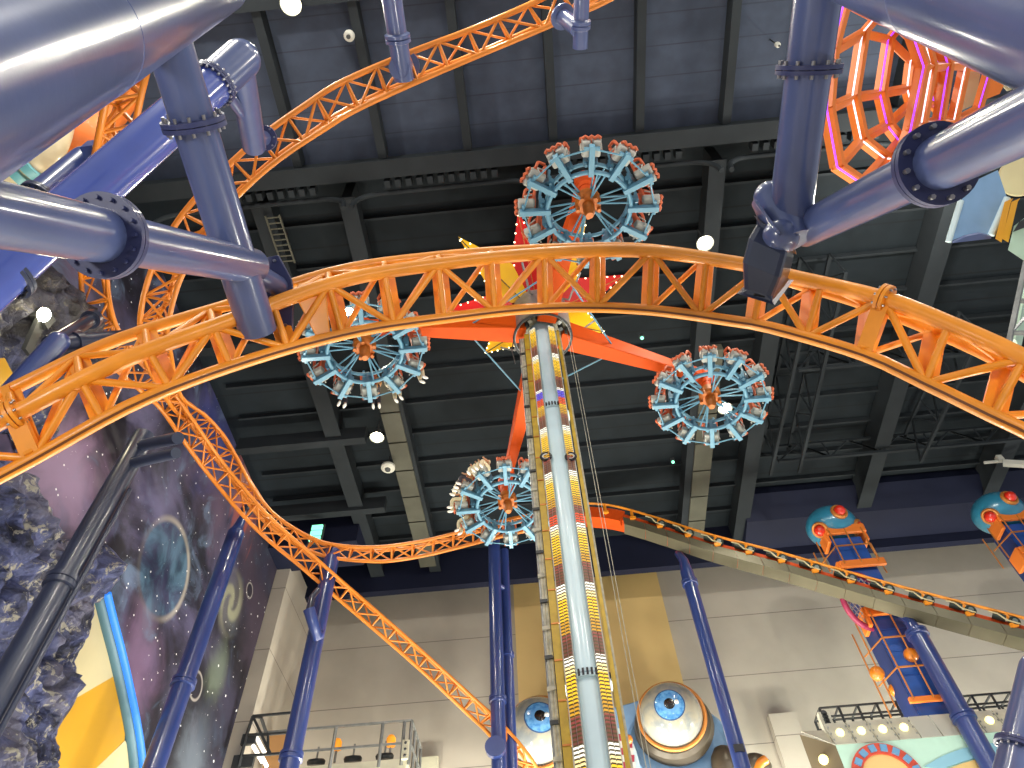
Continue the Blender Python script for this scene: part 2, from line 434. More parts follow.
# edge beam with catwalk over the whole width
e = MB(); e.box((8, 10.35, 31.3), 60, .35, 1.0); e.box((8, 10.35, 30.8), 60, .75, .1); e.box((8, 11.0, 32.2), 60, .1, 1.2)
trim(e, 'ceil_beam')
teeth = MB()
for k in range(92):
    x = -15+.45*k
    if (x+7) % 7.8 > 1.5 and (x+7) % 7.8 < 6.7: teeth.box((x, 11.0, 31.0), .24, .3, .5)
trim(teeth, 'ceil_beam')
def curved_frame(x0, x1, Y, z):
    """haunched cable tray frame between two girders"""
    m = MB(); pts = [(x0, Y, z-1.2), (x0+.15, Y, z-.5), (x0+.7, Y, z-.1), (x0+1.6, Y, z), (x1-1.6, Y, z), (x1-.7, Y, z-.1), (x1-.15, Y, z-.5), (x1, Y, z-1.2)]
    m.tube(crom(pts, 4), .11, 8)
    return m
for x0, x1 in ((-15, -6.9), (-6.6, .9), (1.2, 8.6), (9.0, 16.4), (16.8, 26)): trim(curved_frame(x0, x1, 11.45, 31.0), 'ceil_beam')
# girders running away from the viewer
for x, y0, mt, w in ((-10.7, 11.5, 'ceil_beam', .5), (-7.0, 11.5, 'ceil_beam', .42), (.9, 11.5, 'ceil_beam', .3), (8.8, 11.5, 'ceil_beam', .42), (12.2, 11.5, 'ceil_beam', .5), (19.5, 11.5, 'ceil_beam', .5), (27, 11.5, 'ceil_beam', .5)):
    trim(MB().box((x, (y0+36.5)/2, 31.9), w, 36.5-y0, 1.5).box((x, (y0+36.5)/2, 31.12), w*1.7, 36.5-y0, .08), mt)
for x in (-7.35, 9.35):   # box girders low in the roof, lamplight painted into their colour
    g = MB()
    for k in range(7):
        y = 22.2+k*2.1; g.box((x, y, 31.2), 1.0, 2.0, .5)
    trim(g, 'ceil_pale')
# purlins across
for k in range(13):
    y = 13.2+k*2.15
    trim(MB().box((9, y, 32.6), 50, .12, .3), 'ceil_beam')
for y in (18.4, 24.9, 30.3):
    trim(MB().box((-12.5, y, 31.3), 7.0, .45, .9), 'ceil_beam')
# navy fascia in front of the back wall, navy duct boxes at right and left
trim(MB().box((9, 36.8, 31.5), 52, .5, 3.0), 'fascia')
trim(MB().prism([(12.2, 33.2, 32.2), (12.4, 34.2, 30.9), (12.4, 36.5, 30.6), (12.2, 36.5, 32.7), (12.2, 33.2, 32.7)], (22, 0, 0)), 'fascia')
trim(MB().box((-13.4, 32.6, 31.0), 5.2, 2.2, 2.4), 'fascia')
# roof trusses at the right
def truss(p, q, depth, n, mt):
    m = MB(); p = V(p); q = V(q); d = V((0, 0, -depth))
    m.bar(p, q, .16, .16); m.bar(p+d, q+d, .16, .16)
    for i in range(n):
        a = p.lerp(q, i/n); b = p.lerp(q, (i+1)/n)
        m.bar(a, b+d if i % 2 else a+d, .08, .08); m.bar(a+d if not i % 2 else b+d, b if not i % 2 else a, .08, .08)
    trim(m, mt)
for p, q, dp, n in (((13.4, 17, 32.0), (13.0, 29.6, 32.0), 1.8, 9), ((14.8, 17, 32.0), (14.6, 29.6, 32.0), 1.8, 9), ((13.6, 22.6, 32.0), (26, 22.6, 32.0), 1.5, 9), ((22.0, 21, 32.0), (21.2, 29.4, 32.0), 2.0, 6), ((13.6, 29.2, 32.0), (28, 29.2, 32.0), 1.2, 10)):
    truss(p, q, dp, n, 'ceil_beam')
# ladder up in the roof
t = thing('roof_ladder', 'grey access ladder fixed high under the dark roof near the leftmost slanted blue post', 'ladder', (-10.2, 13.2, 31))
MB().bar((-10.55, 11.9, 30.9), (-10.5, 14.2, 30.9), .07, .07).build('side_rail', 'ceil_pale', t)
MB().bar((-9.95, 11.9, 30.9), (-9.9, 14.2, 30.9), .07, .07).build('side_rail', 'ceil_pale', t)
for k in range(9): MB().bar((-10.54, 12.0+.26*k, 30.9), (-9.94, 12.0+.26*k, 30.9), .05, .05).build('rung', 'ceil_pale', t)
# mustard panel on the back wall
pz = [atY(507, 705, 39.9), atY(510, 560, 39.9), atY(653, 560, 39.9), atY(690, 702, 39.9)]
struct(MB().box((2.5, 39.88, 22), 9.6, .24, 20.4).build('wall_panel', 'yellow_wall'))
# pale duct box and vent plate on the wall foot
t = MB().box((0, 0, 0), 1.5, .6, 5.2).build('wall_duct', 'back_wall'); t.location = atY(798, 764, 39.6)
tag(t, 'pale grey vertical duct box low on the grey back wall, right of the large eye', 'duct')
t = MB().box((0, 0, 0), 1.1, .3, 1.4).build('wall_plate', 'platform'); t.location = atY(428, 771, 39.7)
tag(t, 'small pale plate on the grey back wall right of the railed platform', 'plate')
# ceiling fixtures
def fixture(px, py, Z, label, r=.22):
    p = atZ(px, py, Z); t = thing('ceiling_fixture', label, 'fixture', p)
    MB().lathe(p, (0, 0, -1), [(0, -.12), (r, -.12), (r, .02), (r*.7, .1), (0, .12)], 16).build('body', 'fixture', t)
    MB().lathe(p, (0, 0, -1), [(r*.4, .1), (r*.4, .17), (0, .18)], 12).build('lens', 'steel_dark', t)
    MB().cyl(p+V((0, 0, .1)), p+V((0, 0, 1.0)), .03, 8).build('stem', 'steel_dark', t)
fixture(349, 36, 30.6, 'small round white detector under the roof left of the nearer hanging grey post', .2)
fixture(388, 468, 30.4, 'pale round fixture under the dark roof just below the bright floodlight at left', .38)
fixture(778, 45, 30.8, 'tiny white fixture on the dark ceiling left of the flanged right-hand post', .1)
def cctv(px, py, Y, label):
    p = atY(px, py, Y); t = thing('security_camera', label, 'camera', p)
    MB().bar(p, p+V((.9, -.3, -.55)), .3, .3).build('body', 'fixture', t); MB().bar(p+V((-.2, 0, .15)), p+V((-.9, .1, .25)), .12, .12).build('arm', 'fixture', t)
    MB().box(p+V((.0, 0, .35)), .3, .3, .35).build('mount', 'fixture', t)
cctv(1003, 463, 30.5, 'white arm-mounted camera hanging under the roof at the right edge')
for (px, py, lab) in ((673, 462, 'small green lamp in the dark roof below the right-hand gondola wheel'), (642, 338, 'small green lamp in the dark roof between lit tower and right-hand gondola wheel')):
    p = atZ(px, py, 31.0); t = thing('indicator_lamp', lab, 'lamp', p)
    MB().ball(p, .09, seg=10, rings=6).build('lens', 'exit_green', t); MB().box(p+V((0, 0, .16)), .2, .2, .2).build('housing', 'steel_dark', t)
p = atZ(316, 533, 29.6); t = thing('exit_sign', 'green lit sign panel under the dark roof beside the orange track at left', 'sign', p)
for k in range(3): MB().box(p+V((0, 0, .42-.42*k)), .62, .1, .3).build('lit_panel', 'exit_green', t)
MB().box(p+V((0, .12, 0)), .8, .12, 1.4).build('back_plate', 'steel_dark', t)
# ================================================================ lattice coaster tracks
def lattice(name, label, rows, m, r=(.1, .075, .075), h=.75, bay=.9, cat='roller coaster track', seg=8, wplate=.16, dens=12, hb=.055, side=1, crows=None, channel=False):
    """rows: (ax, ay, bx, by, depth) - the two visible chords; the third chord stands behind them"""
    A = [at(q[0], q[1], q[4]) for q in rows]; B = [at(q[2], q[3], q[4]+(q[5] if len(q) > 5 else 0)) for q in rows]
    A = crom(A, dens); B = crom(B, dens)
    C_ = None
    if crows: C_ = crom([at(*q) for q in crows], dens)
    L = [0]
    for i in range(1, len(A)): L.append(L[-1]+((A[i]+B[i])/2-(A[i-1]+B[i-1])/2).length)
    n = max(2, round(L[-1]/bay)); n += n % 2
    def samp(P, s):
        for i in range(1, len(L)):
            if L[i] >= s-1e-6: f = (s-L[i-1])/max(1e-6, L[i]-L[i-1]); return P[i-1].lerp(P[i], f)
        return P[-1]
    NA, NB, NC = [], [], []
    sub = 3; pa = None
    for i in range(n*sub+1):
        s = L[-1]*i/(n*sub); NA.append(samp(A, s)); NB.append(samp(B, s))
    for i in range(n*sub+1):
        if C_: NC.append(samp(C_, L[-1]*i/(n*sub))); continue
        t = NA[min(i+1, n*sub)]-NA[max(i-1, 0)]; w = nrm(t.cross(NB[i]-NA[i])); mid = (NA[i]+NB[i])/2
        if pa is None: w = w if w.dot(mid-CAM)*side > 0 else -w
        elif w.dot(pa) < 0: w = -w
        pa = w; NC.append(mid+w*h)
    root = thing(name, label, cat, NA[len(NA)//2])
    MB().tube(NA, r[0], seg+4).build('spine', m, root)
    MB().tube(NB, r[1], seg).build('rail', m, root)
    if channel:   # running surface under the rail
        mm = MB()
        for i in range(len(NB)-1):
            dn = nrm(NB[i]-NA[i]); vw = nrm(nrm(CAM-NB[i])*.9+dn*.1)*r[1]*.98; mm.bar(NB[i]+vw, NB[i+1]+vw, .03, .02, vw)
        mm.build('running_strip', 'track_dark', root)
    MB().tube(NC, r[2], seg).build('rail', m, root)
    for k in range(n):
        i = k*sub; j = i+sub; a, b, c = NA[i], NB[i], NC[i]; a2, b2, c2 = NA[j], NB[j], NC[j]; b_ = MB()
        b_.tube([a, b], hb, 7); tt = nrm(a2-a)
        b_.bar(b, c, wplate, .05, nrm(c-b).cross(tt)); b_.tube([a, c], hb, 7)
        if k % 2: b_.tube([b, a2], hb, 7); b_.tube([b, c2], hb*.9, 7)
        else: b_.tube([a, b2], hb, 7); b_.tube([b, c2], hb*.9, 7)
        b_.tube([a, c2] if k % 2 else [c, a2], hb*.9, 7)
        b_.build('brace', m, root)
    return root, NA, NB, NC
M['track_dark'] = mat('worn_running_strip', '6a3c18', .45)

T1 = [(-60, 452, -35, 495, 8.4), (13, 415, 33, 459, 8.6), (117, 363, 140, 401, 9.0), (234, 319, 250, 360, 9.8), (341, 281, 354, 332, 10.6), (440, 264, 446, 318, 11.2),
      (538, 254, 540, 308, 11.5), (640, 251, 638, 309, 11.3), (742, 264, 733, 321, 10.6), (789, 276, 776, 329, 10.2), (882, 298, 862, 354, 9.3), (949, 324, 925, 383, 8.7), (1016, 354, 985, 412, 8.2), (1090, 395, 1055, 447, 7.8), (1190, 458, 1150, 512, 7.2)]
T1C = [(-64, 424, 9.0), (8, 391, 9.2), (114, 341, 9.7), (231, 304, 10.5), (341, 270, 11.3), (440, 256, 11.9), (538, 249, 12.2), (640, 248, 12.0), (740, 263, 11.3), (782, 279, 10.9), (868, 305, 10.0), (935, 331, 9.3), (998, 360, 8.7), (1070, 402, 8.2), (1166, 466, 7.6)]
near, nA, nB, nC = lattice('coaster_track', 'nearest orange roller coaster track arching right across in front of the lit tower', T1, 'orange', r=(.105, .085, .085), bay=.88, wplate=.26, hb=.05, crows=T1C, seg=10, channel=True)
# bolted splices on the near track
for (px, py, d, w) in ((16, 412, 8.75, .02), (884, 300, 9.3, 0)):
    k = min(range(len(nA)), key=lambda i: abs(proj(nA[i])[0]-px)); a, b, c = nA[k], nB[k], nC[k]; t = nrm(nA[min(k+1, len(nA)-1)]-nA[k-1])
    f = MB(); f.lathe(a-t*.05, t, [(0, 0), (.19, 0), (.19, .045), (0, .045)], 20).lathe(a+t*.01, t, [(0, 0), (.19, 0), (.19, .045), (0, .045)], 20)
    f.bar(a, b, .12, .2, t).bar(b-nrm(b-a)*.02, c, .2, .1, t)
    sp = f.build('splice_flange', 'orange', near)
    u = t.orthogonal().normalized(); w_ = t.cross(u)
    for q in range(8):
        o = a+(u*math.cos(q*PI/4)+w_*math.sin(q*PI/4))*.15
        MB().cyl(o-t*.085, o+t*.085, .016, 6).build('bolt', 'bolt', sp)
# gusset brackets where supports grip the near track
for px in (300,):
    k = min(range(len(nA)), key=lambda i: abs(proj(nA[i])[0]-px-12)); t = nrm(nA[k+1]-nA[k-1]); a, b, c = nA[k], nB[k], nC[k]
    g = MB(); g.loft([a-t*.24, c-t*.2, b-t*.1], [a+t*.24, c+t*.2, b+t*.1]); g.build('gusset', 'orange', near, .02)

T2 = [(690, -92, 704, -60, 19), (600, -34, 616, -4, 20), (539, 0, 556, 23, 20.5), (475, 28, 487, 52, 20.8), (409, 53, 419, 81, 20.8), (342, 82, 356, 110, 20.6), (307, 104, 323, 130, 20.4), (267, 132, 285, 155, 20.3), (234, 160, 253, 181, 20.2),
      (197, 197, 220, 215, 20.2), (172, 230, 203, 241, 20.3), (150, 274, 180, 280, 21), (140, 323, 168, 327, 22), (147, 364, 171, 354, 25), (170, 404, 181, 396, 28), (190, 425, 206, 416, 30), (205, 442, 224, 436, 31), (222, 465, 238, 460, 31.5),
      (240, 492, 254, 490, 32), (262, 519, 272, 512, 32.5), (290, 541, 297, 530, 33), (318, 554, 323, 542, 33), (342, 559, 346, 546, 33), (366, 561, 366, 547, 33), (388, 561, 388, 546, 33), (422, 556, 422, 541, 33), (456, 548, 456, 533, 33), (487, 540, 487, 525, 33), (525, 531, 525, 516, 33), (575, 524, 575, 509, 32.6)]
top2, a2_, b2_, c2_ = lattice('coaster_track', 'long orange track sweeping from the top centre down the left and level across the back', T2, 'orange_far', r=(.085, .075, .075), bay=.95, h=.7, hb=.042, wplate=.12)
T3 = [(112, 60, 152, 52, 15.8), (106, 99, 142, 92, 16), (97, 146, 132, 138, 17), (86, 200, 117, 197, 19), (81, 240, 107, 239, 22), (81, 276, 107, 271, 24), (84, 308, 110, 303, 24.5), (94, 340, 119, 331, 25), (115, 368, 139, 355, 26), (140, 390, 161, 376, 27), (161, 409, 178, 399, 28.2),
      (183, 440, 199, 429, 29), (209, 475, 223, 463, 30), (240, 512, 252, 498, 30.5), (266, 538, 278, 525, 31), (300, 566, 311, 554, 31.5), (335, 596, 345, 584, 32), (370, 625.6, 380, 614, 32), (422, 671, 432, 660, 32), (467, 713, 478, 702, 32), (490, 735, 502, 724, 31.5), (513, 768, 530, 757, 31), (524, 795, 546, 786, 31)]
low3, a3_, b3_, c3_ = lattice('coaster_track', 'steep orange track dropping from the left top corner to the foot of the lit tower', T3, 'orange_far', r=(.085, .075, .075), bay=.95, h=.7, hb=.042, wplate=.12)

# ---- launch track with friction tyres on the right
UPZ = V((0, 0, 1))
def launch_track():
    Yf = lambda px: 31.2-(px-590)*.0058
    hand = [(584, 503), (614, 506), (654, 517), (710, 534.5), (771, 550), (824, 565), (901, 586.6), (1024, 618), (1090, 636)]
    H = crom([atY(x, y, Yf(x)) for x, y in hand], 10)
    root = thing('launch_track', 'straight orange tyre driven launch track with grey side panels descending to the right edge', 'roller coaster track', H[len(H)//2])
    dn = V((0, 0, -1)); back = V((0, 1.25, 0))
    top = [p+dn*.24 for p in H]; bot = [p+dn*1.12 for p in H]
    MB().tube(H, .07, 8).build('handrail', 'orange', root)
    MB().tube([p+back+dn*.05 for p in H], .07, 8).build('handrail', 'orange', root)
    MB().tube([p+V((0, .3, -.3)) for p in H], .06, 8).build('rail', 'orange_red', root)
    MB().tube([p+V((0, .95, -.3)) for p in H], .06, 8).build('rail', 'orange_red', root)
    bed = MB()
    for i in range(len(top)-1):
        a, b = top[i], top[i+1]; bed.loft([a+V((0, .25, 0)), a+back, a+back+dn*.5, a+V((0, .25, -.5))], [b+V((0, .25, 0)), b+back, b+back+dn*.5, b+V((0, .25, -.5))])
    bed.build('bed', 'orange_red', root)
    L = [0]
    for i in range(1, len(H)): L.append(L[-1]+(H[i]-H[i-1]).length)
    def smp(P, s):
        for i in range(1, len(L)):
            if L[i] >= s: return P[i-1].lerp(P[i], (s-L[i-1])/(L[i]-L[i-1]))
        return P[-1]
    s = 0
    spineM = MB(); 
    q = [p+V((0, .3, -.6)) for p in H if p.x < H[0].x+2.1]
    for i in range(len(q)-1): spineM.bar(q[i], q[i+1], .5, .75, UPZ)
    spineM.build('end_beam', 'orange_red', root)
    s = 2.2
    while s < L[-1]-1.3:
        a, b = smp(H, s), smp(H, s+1.258)
        MB().loft([a+dn*.7, a+dn*1.2, a+dn*1.2+V((0, .05, 0)), a+dn*.7+V((0, .05, 0))], [b+dn*.7, b+dn*1.2, b+dn*1.2+V((0, .05, 0)), b+dn*.7+V((0, .05, 0))]).build('side_panel', 'panel_grey', root)
        MB().loft([a+dn*1.2, a+dn*1.27+V((0, .75, 0)), a+dn*1.31+V((0, .75, 0)), a+dn*1.24], [b+dn*1.2, b+dn*1.27+V((0, .75, 0)), b+dn*1.31+V((0, .75, 0)), b+dn*1.24]).build('under_panel', 'panel_grey', root)
        s += 1.28
    s = 1.2
    while s < L[-1]:
        a = smp(H, s); MB().bar(a, a+dn*.72, .12, .12).bar(a+dn*.62+V((-.16, -.04, 0)), a+dn*.62+V((.16, -.04, 0)), .12, .16).build('post', 'orange', root); s += 1.62
    s = 4.6
    while s < L[-1]-.6:
        a = smp(H, s); t = nrm(smp(H, s+.3)-a); c = a+V((0, .02, -.36))
        ty = MB().lathe(c-V((0, .1, 0)), (0, 1, 0), [(.11, 0), (.2, 0), (.235, .05), (.235, .17), (.2, .22), (.11, .22)], 18).build('drive_tyre', 'tyre', root)
        MB().lathe(c-V((0, .12, 0)), (0, 1, 0), [(0, 0), (.1, .0), (.11, .06), (0, .08)], 12).build('hub', 'tyre_hub', ty)
        MB().bar(c-t*.3+V((0, 0, .04)), c-t*.78+V((0, 0, .06)), .24, .2).build('motor', 'tyre', root)
        MB().tube([a-t*.95+V((0, -.12, -.26)), a-t*.6+V((0, -.12, -.26)), a-t*.4+V((0, -.12, -.5)), a+t*.1+V((0, -.12, -.52))], .035, 6).build('guide_bar', 'cream', root)
        s += 1.62
    return root
launch_track()

# ================================================================ pipes, posts and columns
def flange(root, p, axis, R, w, nb, m='flange', bm='bolt', br=.03, rin=None, blen=None):
    p = V(p); t = nrm(V(axis))
    f = MB().lathe(p-t*w, t, [(0, 0), (R, 0), (R, w*.92), (R*.8, w*.92)], 36).lathe(p, t, [(R*.8, w*.08), (R, w*.08), (R, w), (0, w)], 36).build('flange', m, root)
    u = t.orthogonal().normalized(); v = t.cross(u); rr = rin or R*.86; bl = blen or w*1.9
    for k in range(nb):
        o = p+(u*math.cos(2*PI*k/nb)+v*math.sin(2*PI*k/nb))*rr
        MB().cyl(o-t*bl, o+t*bl, br, 6).build('bolt', bm, f)
    return f
def pipe(root, p, q, r, m, name='pipe', seg=40, r2=None): return MB().tube([p, q], [r, r2 or r], seg).build(name, m, root)

def on_line(p, q, px):
    lo, hi = 0, 1
    for _ in range(40):
        m_ = (lo+hi)/2
        if (proj(p.lerp(q, m_))[0] > px) == (proj(q)[0] > proj(p)[0]): hi = m_
        else: lo = m_
    return p.lerp(q, lo)
# --- big support frame at upper left
a, b = at(0, 60, 4.3), ray(340, -65)
P1a, P1b = a-b*3.0, a+b*7.5
root = thing('coaster_support', 'large navy pipe frame at upper left whose flanged post grips the near orange track', 'support frame', at(172, 60, 8))
pipe(root, P1a, P1b, .5, 'pipe', 'main_pipe', 64)
pw = a+b*1.15
MB().lathe(pw-nrm(b)*.01, b, [(.5, 0), (.505, .008), (.5, .016)], 64).build('weld_seam', 'pipe', root)
p, q = at(168, 40, 8.1), at(258, 331, 10.0); pipe(root, p, q, .255, 'pipe', 'post', 40)
s = p.lerp(q, .245); flange(root, s, q-p, .37, .06, 12, br=.022)
p3, q3 = at(0, 215, 5.3), at(252, 266, 9.8); p3 = p3-(q3-p3)*.5
fl = on_line(p3, q3, 104)
pipe(root, p3, fl, .25, 'pipe', 'strut', 40); pipe(root, fl, q3, .24, 'pipe', 'strut', 40)
flange(root, fl, q3-p3, .39, .06, 16, bm='flange', br=.02, blen=.1)
st0, st1 = at(254, 272, 9.9), at(284, 290, 10.5); pipe(root, st0, st1, .15, 'pipe', 'stub', 24)
poly = [at(x, y, 10.35) for x, y in ((257, 259), (278, 255), (291, 279), (293, 291), (292, 330), (272, 334), (266, 328), (266, 300))]
pl = MB().prism(poly, ray(512, 384)*.07).build('mounting_plate', 'flange', root, .01)
for x, y in ((263, 262), (275, 261), (274, 327), (286, 325), (287, 300)):
    o = at(x, y, 10.33); MB().cyl(o, o-ray(512, 384)*.05, .022, 6).build('bolt', 'bolt', pl)

# --- second frame: brightly lit blue pipe behind it
root = thing('coaster_support', 'brightly lit blue slanted pipe with rounded elbow head holding the upper left track', 'support frame', at(100, 180, 13))
p, q = at(-40, 307, 11.1), at(213, 84, 15.4); pipe(root, p, q, .425, 'pipe_lit', 'main_pipe', 48)
e0 = at(241, 59, 16.0); pipe(root, q, e0, .425, 'pipe', 'elbow_head', 48)
MB().ball(e0, .42, seg=32, rings=16).build('end_cap', 'pipe', root)
flange(root, q, e0-q, .5, .06, 22, br=.03, rin=.47)
s0, s1 = at(241, 70, 16), at(254, 146, 18.6); pipe(root, s0, s1, .3, 'pipe', 'drop_leg', 32)
pipe(root, at(226, 92, 15.9), at(250, 124, 17.8), .13, 'pipe', 'brace', 20)
flange(root, at(264, 138, 19.4), at(264, 138, 19.4)-at(252, 137, 18.3), .34, .05, 8, br=.025); pipe(root, at(253, 139, 18.4), at(264, 138, 19.4), .2, 'pipe', 'stub', 20)
flange(root, at(2, 271, 11.75), q-p, .54, .07, 20, m='pipe_dark', bm='bolt_dark', br=.03)

root = thing('coaster_support', 'short blue pipe tucked behind the bright slanted pipe at far left', 'support frame', at(60, 188, 17))
p, q = at(30, 204, 16.4), at(84, 160, 18); pipe(root, p, q, .33, 'column', 'main_pipe', 32)
MB().ball(q, .33, seg=24, rings=12).build('end_cap', 'column', root)
flange(root, at(38, 198, 16.6), q-p, .42, .06, 14, m='pipe_dark', bm='bolt_dark', br=.025)
MB().bar(at(86, 150, 17.6), at(99, 148, 17.6), .3, .5).build('bracket', 'column', root, .02)

# --- right hand frame
root = thing('coaster_support', 'large navy pipe frame at upper right with flanged post, strut and dark clamp', 'support frame', at(805, 100, 8))
p, q = at(800, -82, 8.3), at(1075, 8, 5.0); q = q+(q-p)*1.5; q = p.lerp(q, min(1, (p.z-.1)/(p.z-q.z))); pipe(root, p, q, .58, 'pipe', 'main_pipe', 64)
sm = p.lerp(q, .27); MB().lathe(sm, q-p, [(.58, 0), (.586, .01), (.58, .02)], 64).build('weld_seam', 'pipe', root)
p, q = at(822, -35, 7.7), at(789, 222, 8.9); pipe(root, p, q, .252, 'pipe', 'post', 40)
s = p.lerp(q, .37); flange(root, s, q-p, .36, .05, 12, br=.022)
p, q = at(1080, 94, 4.7), at(806, 229, 9.1); fl = on_line(p, q, 936)
pipe(root, p, fl, .238, 'pipe', 'strut', 40); pipe(root, fl, q, .225, 'pipe', 'strut', 40); flange(root, fl, q-p, .365, .06, 12, br=.024)
# little star-shaped retaining tabs under the bolts
jx = nrm(at(800, 246, 8.7)-at(764, 192, 8.9))
kn = MB(); k0, k1 = at(770, 197, 9.0), at(793, 242, 8.75); kn.ball(k0, .2, seg=24, rings=12).tube([k0, k1], .235, 28); kn.build('knuckle', 'pipe', root)
kp = MB(); sa, sb = at(760, 207, 8.75), at(781, 236, 8.6); kp.bar(sa, sb, .035, .5, ray(770, 220)); kp.build('joint_plate', 'pipe', root, .01)
MB().ball(at(781, 236, 8.75), .22, seg=24, rings=12).build('knuckle_end', 'pipe', root)
o1 = [at(x, y, 9.2) for x, y in ((762, 217), (778, 219), (795, 250), (791, 268), (788, 281))]
def sect(pts): return [at(x, y, d) for x, y, d in pts]
cl = MB()
rings = [sect([(759, 219, 8.9), (789, 240, 8.7), (793, 250, 9.5), (765, 222, 9.7)]), sect([(748, 238, 8.8), (786, 256, 8.6), (794, 258, 9.5), (757, 238, 9.7)]), sect([(742, 262, 8.8), (780, 278, 8.6), (791, 270, 9.6), (752, 258, 9.8)]), sect([(743, 294, 8.9), (770, 302, 8.75), (787, 281, 9.7), (756, 280, 9.8)])]
vs = [p for r_ in rings for p in r_]; fs = [(0, 1, 2, 3), (15, 14, 13, 12)]
for i in range(3):
    for k in range(4): fs.append((i*4+k, i*4+(k+1) % 4, i*4+4+(k+1) % 4, i*4+4+k))
cl.add(vs, fs); cl.build('track_clamp', 'pipe_dark', root, .07)
MB().bar(at(754, 294.5, 8.83), at(765, 297.5, 8.78), .05, .05).build('clamp_slot', 'bolt_dark', root)

# --- grey hanging posts at the top
def hang(label, p, q, r, ringt, sad):
    root = thing('hanging_post', label, 'support post', p)
    pipe(root, p, q, r, 'pipe', 'post', 28)
    s = p.lerp(q, ringt); MB().lathe(s, q-p, [(r, -.14), (r*1.3, -.1), (r*1.3, -.02), (r*1.15, 0), (r*1.3, .02), (r*1.3, .1), (r, .14)], 24).build('collar', 'pipe', root)
    if sad: pipe(root, sad[0], sad[1], r*1.05, 'pipe', 'saddle', 24); MB().lathe(sad[1], sad[1]-sad[0], [(0, 0), (r*1.7, 0), (r*1.7, .06), (0, .06)], 24).build('saddle_plate', 'pipe', root)
hang('grey hanging post gripping the upper orange track left of centre', at(386, -40, 18.2), at(404, 80, 20.0), .265, .63, (at(399, 68, 19.6), at(404, 66, 20.9)))
hang('short grey hanging post at top centre beside the end of the upper track', at(583, -40, 18.6), at(580, 48, 20.0), .21, .72, (at(578, 29, 19.6), at(563, 17, 20.2)))

# --- dark bracket cluster at left holding the rising track
root = thing('coaster_support', 'blue slanted support with forked dark arms beside the floodlight at left', 'support frame', at(30, 375, 17))
p, q = at(-12, 420, 16.2), at(58, 342, 18); MB().cyl((p.x, p.y, 0), (p.x, p.y, p.z+.1), .27, 28).build('leg', 'column', root); MB().ball(p, .28, seg=24, rings=12).build('knuckle', 'column', root); pipe(root, p, q, .27, 'column', 'main_pipe', 32); MB().ball(q, .27, seg=24, rings=12).build('knuckle', 'column', root)
a, b = at(48, 345, 17.8), at(134, 337, 20.5); pipe(root, a, b, .225, 'pipe_dark', 'arm', 28); s = a.lerp(b, .3); MB().lathe(s, b-a, [(.225, -.1), (.28, -.1), (.28, .1), (.225, .1)], 24).build('collar', 'pipe_dark', root)
a, b = at(43, 373, 17), at(110, 344, 19.6); pipe(root, a, b, .14, 'column', 'brace', 20); s = a.lerp(b, .25); MB().lathe(s, b-a, [(.14, -.06), (.19, -.06), (.19, .06), (.14, .06)], 20).build('collar', 'pipe_dark', root)
pipe(root, at(58, 340, 18), at(90, 320, 20), .17, 'pipe_dark', 'arm', 20); MB().lathe(at(90, 320, 20), at(90, 320, 20)-at(58, 340, 18), [(0, 0), (.26, 0), (.26, .25), (0, .25)], 18).build('end_plate', 'pipe_dark', root)
MB().lathe(b, b-a, [(0, 0), (.2, 0), (.2, .1), (0, .1)], 18).build('end_plate', 'pipe_dark', root)

# --- vertical columns standing on the hall floor
def solve_top(x, y, py):
    lo, hi = 5, 33
    for _ in range(40):
        m = (lo+hi)/2
        if proj((x, y, m))[1] > py: lo = m
        else: hi = m
    return lo
def column(label, px, py, dep, ytop, r, m, rings, cap=None):
    b = at(px, py, dep); x, y = b.x, b.y; z = solve_top(x, y, ytop)
    root = thing('support_column', label, 'column', (x, y, 0))
    pipe(root, V((x, y, 0)), V((x, y, z)), r, m, 'shaft', 36)
    MB().lathe((x, y, 0), (0, 0, 1), [(0, 0), (r*1.8, 0), (r*1.8, .08), (r, .12)], 28).build('base_plate', m, root)
    for yy in rings:
        zz = solve_top(x, y, yy); MB().lathe((x, y, zz), (0, 0, 1), [(r, -.16), (r*1.22, -.14), (r*1.22, -.02), (r*1.1, 0), (r*1.22, .02), (r*1.22, .14), (r, .16)], 32).build('flange_collar', m, root)
    if cap == 'taper':
        MB().tube([(x, y, z), (x, y, z+.35), (x+.15, y-.1, z+1.1)], [r, r*.6, r*.4], 24).build('tapered_head', m, root)
        MB().ball((x+.2, y-.1, z+1.25), .3, seg=16, rings=8).build('track_saddle', 'pipe_dark', root)
    return root, x, y, z
root, x, y, z = column('dark column leaning across the blue rocks at lower left', 64, 578, 17, 436, .3, 'pipe_dark', [583])
MB().cyl((x, y, z-.45), at(178, 438, 19.2), .17, 20).build('arm', 'pipe_dark', root); MB().cyl((x, y, z-1.2), at(176, 453, 19.0), .15, 20).build('arm', 'pipe_dark', root)
MB().cyl((x+.36, y+.12, 0), (x+.36, y+.12, z-2.1), .06, 14).build('shade_strip', 'pipe_dark', root)  # thin dark cylinder drawn for the shade along the column's right side
column('blue column in front of the space mural, below the steep track', 195, 650, 28, 533, .37, 'column', [683], 'taper')
root, x, y, z = column('blue column with a short side arm, standing left of the railed platform', 313, 650, 29.4, 552, .35, 'column', [757])
a, b = at(317, 636, 29.0), at(309, 609, 29.4); MB().tube([at(319, 634, 29.2), a, b], .24, 24).build('side_arm', 'column', root)
MB().tube([at(309, 612, 29.3), at(312, 597, 29.8), at(318, 590, 30.4)], [.15, .12, .12], 16).build('side_hook', 'pipe_dark', root)
root, x, y, z = column('tall blue twin column directly left of the mustard wall panel', 496.5, 650, 34.3, 536, .325, 'column', [700])
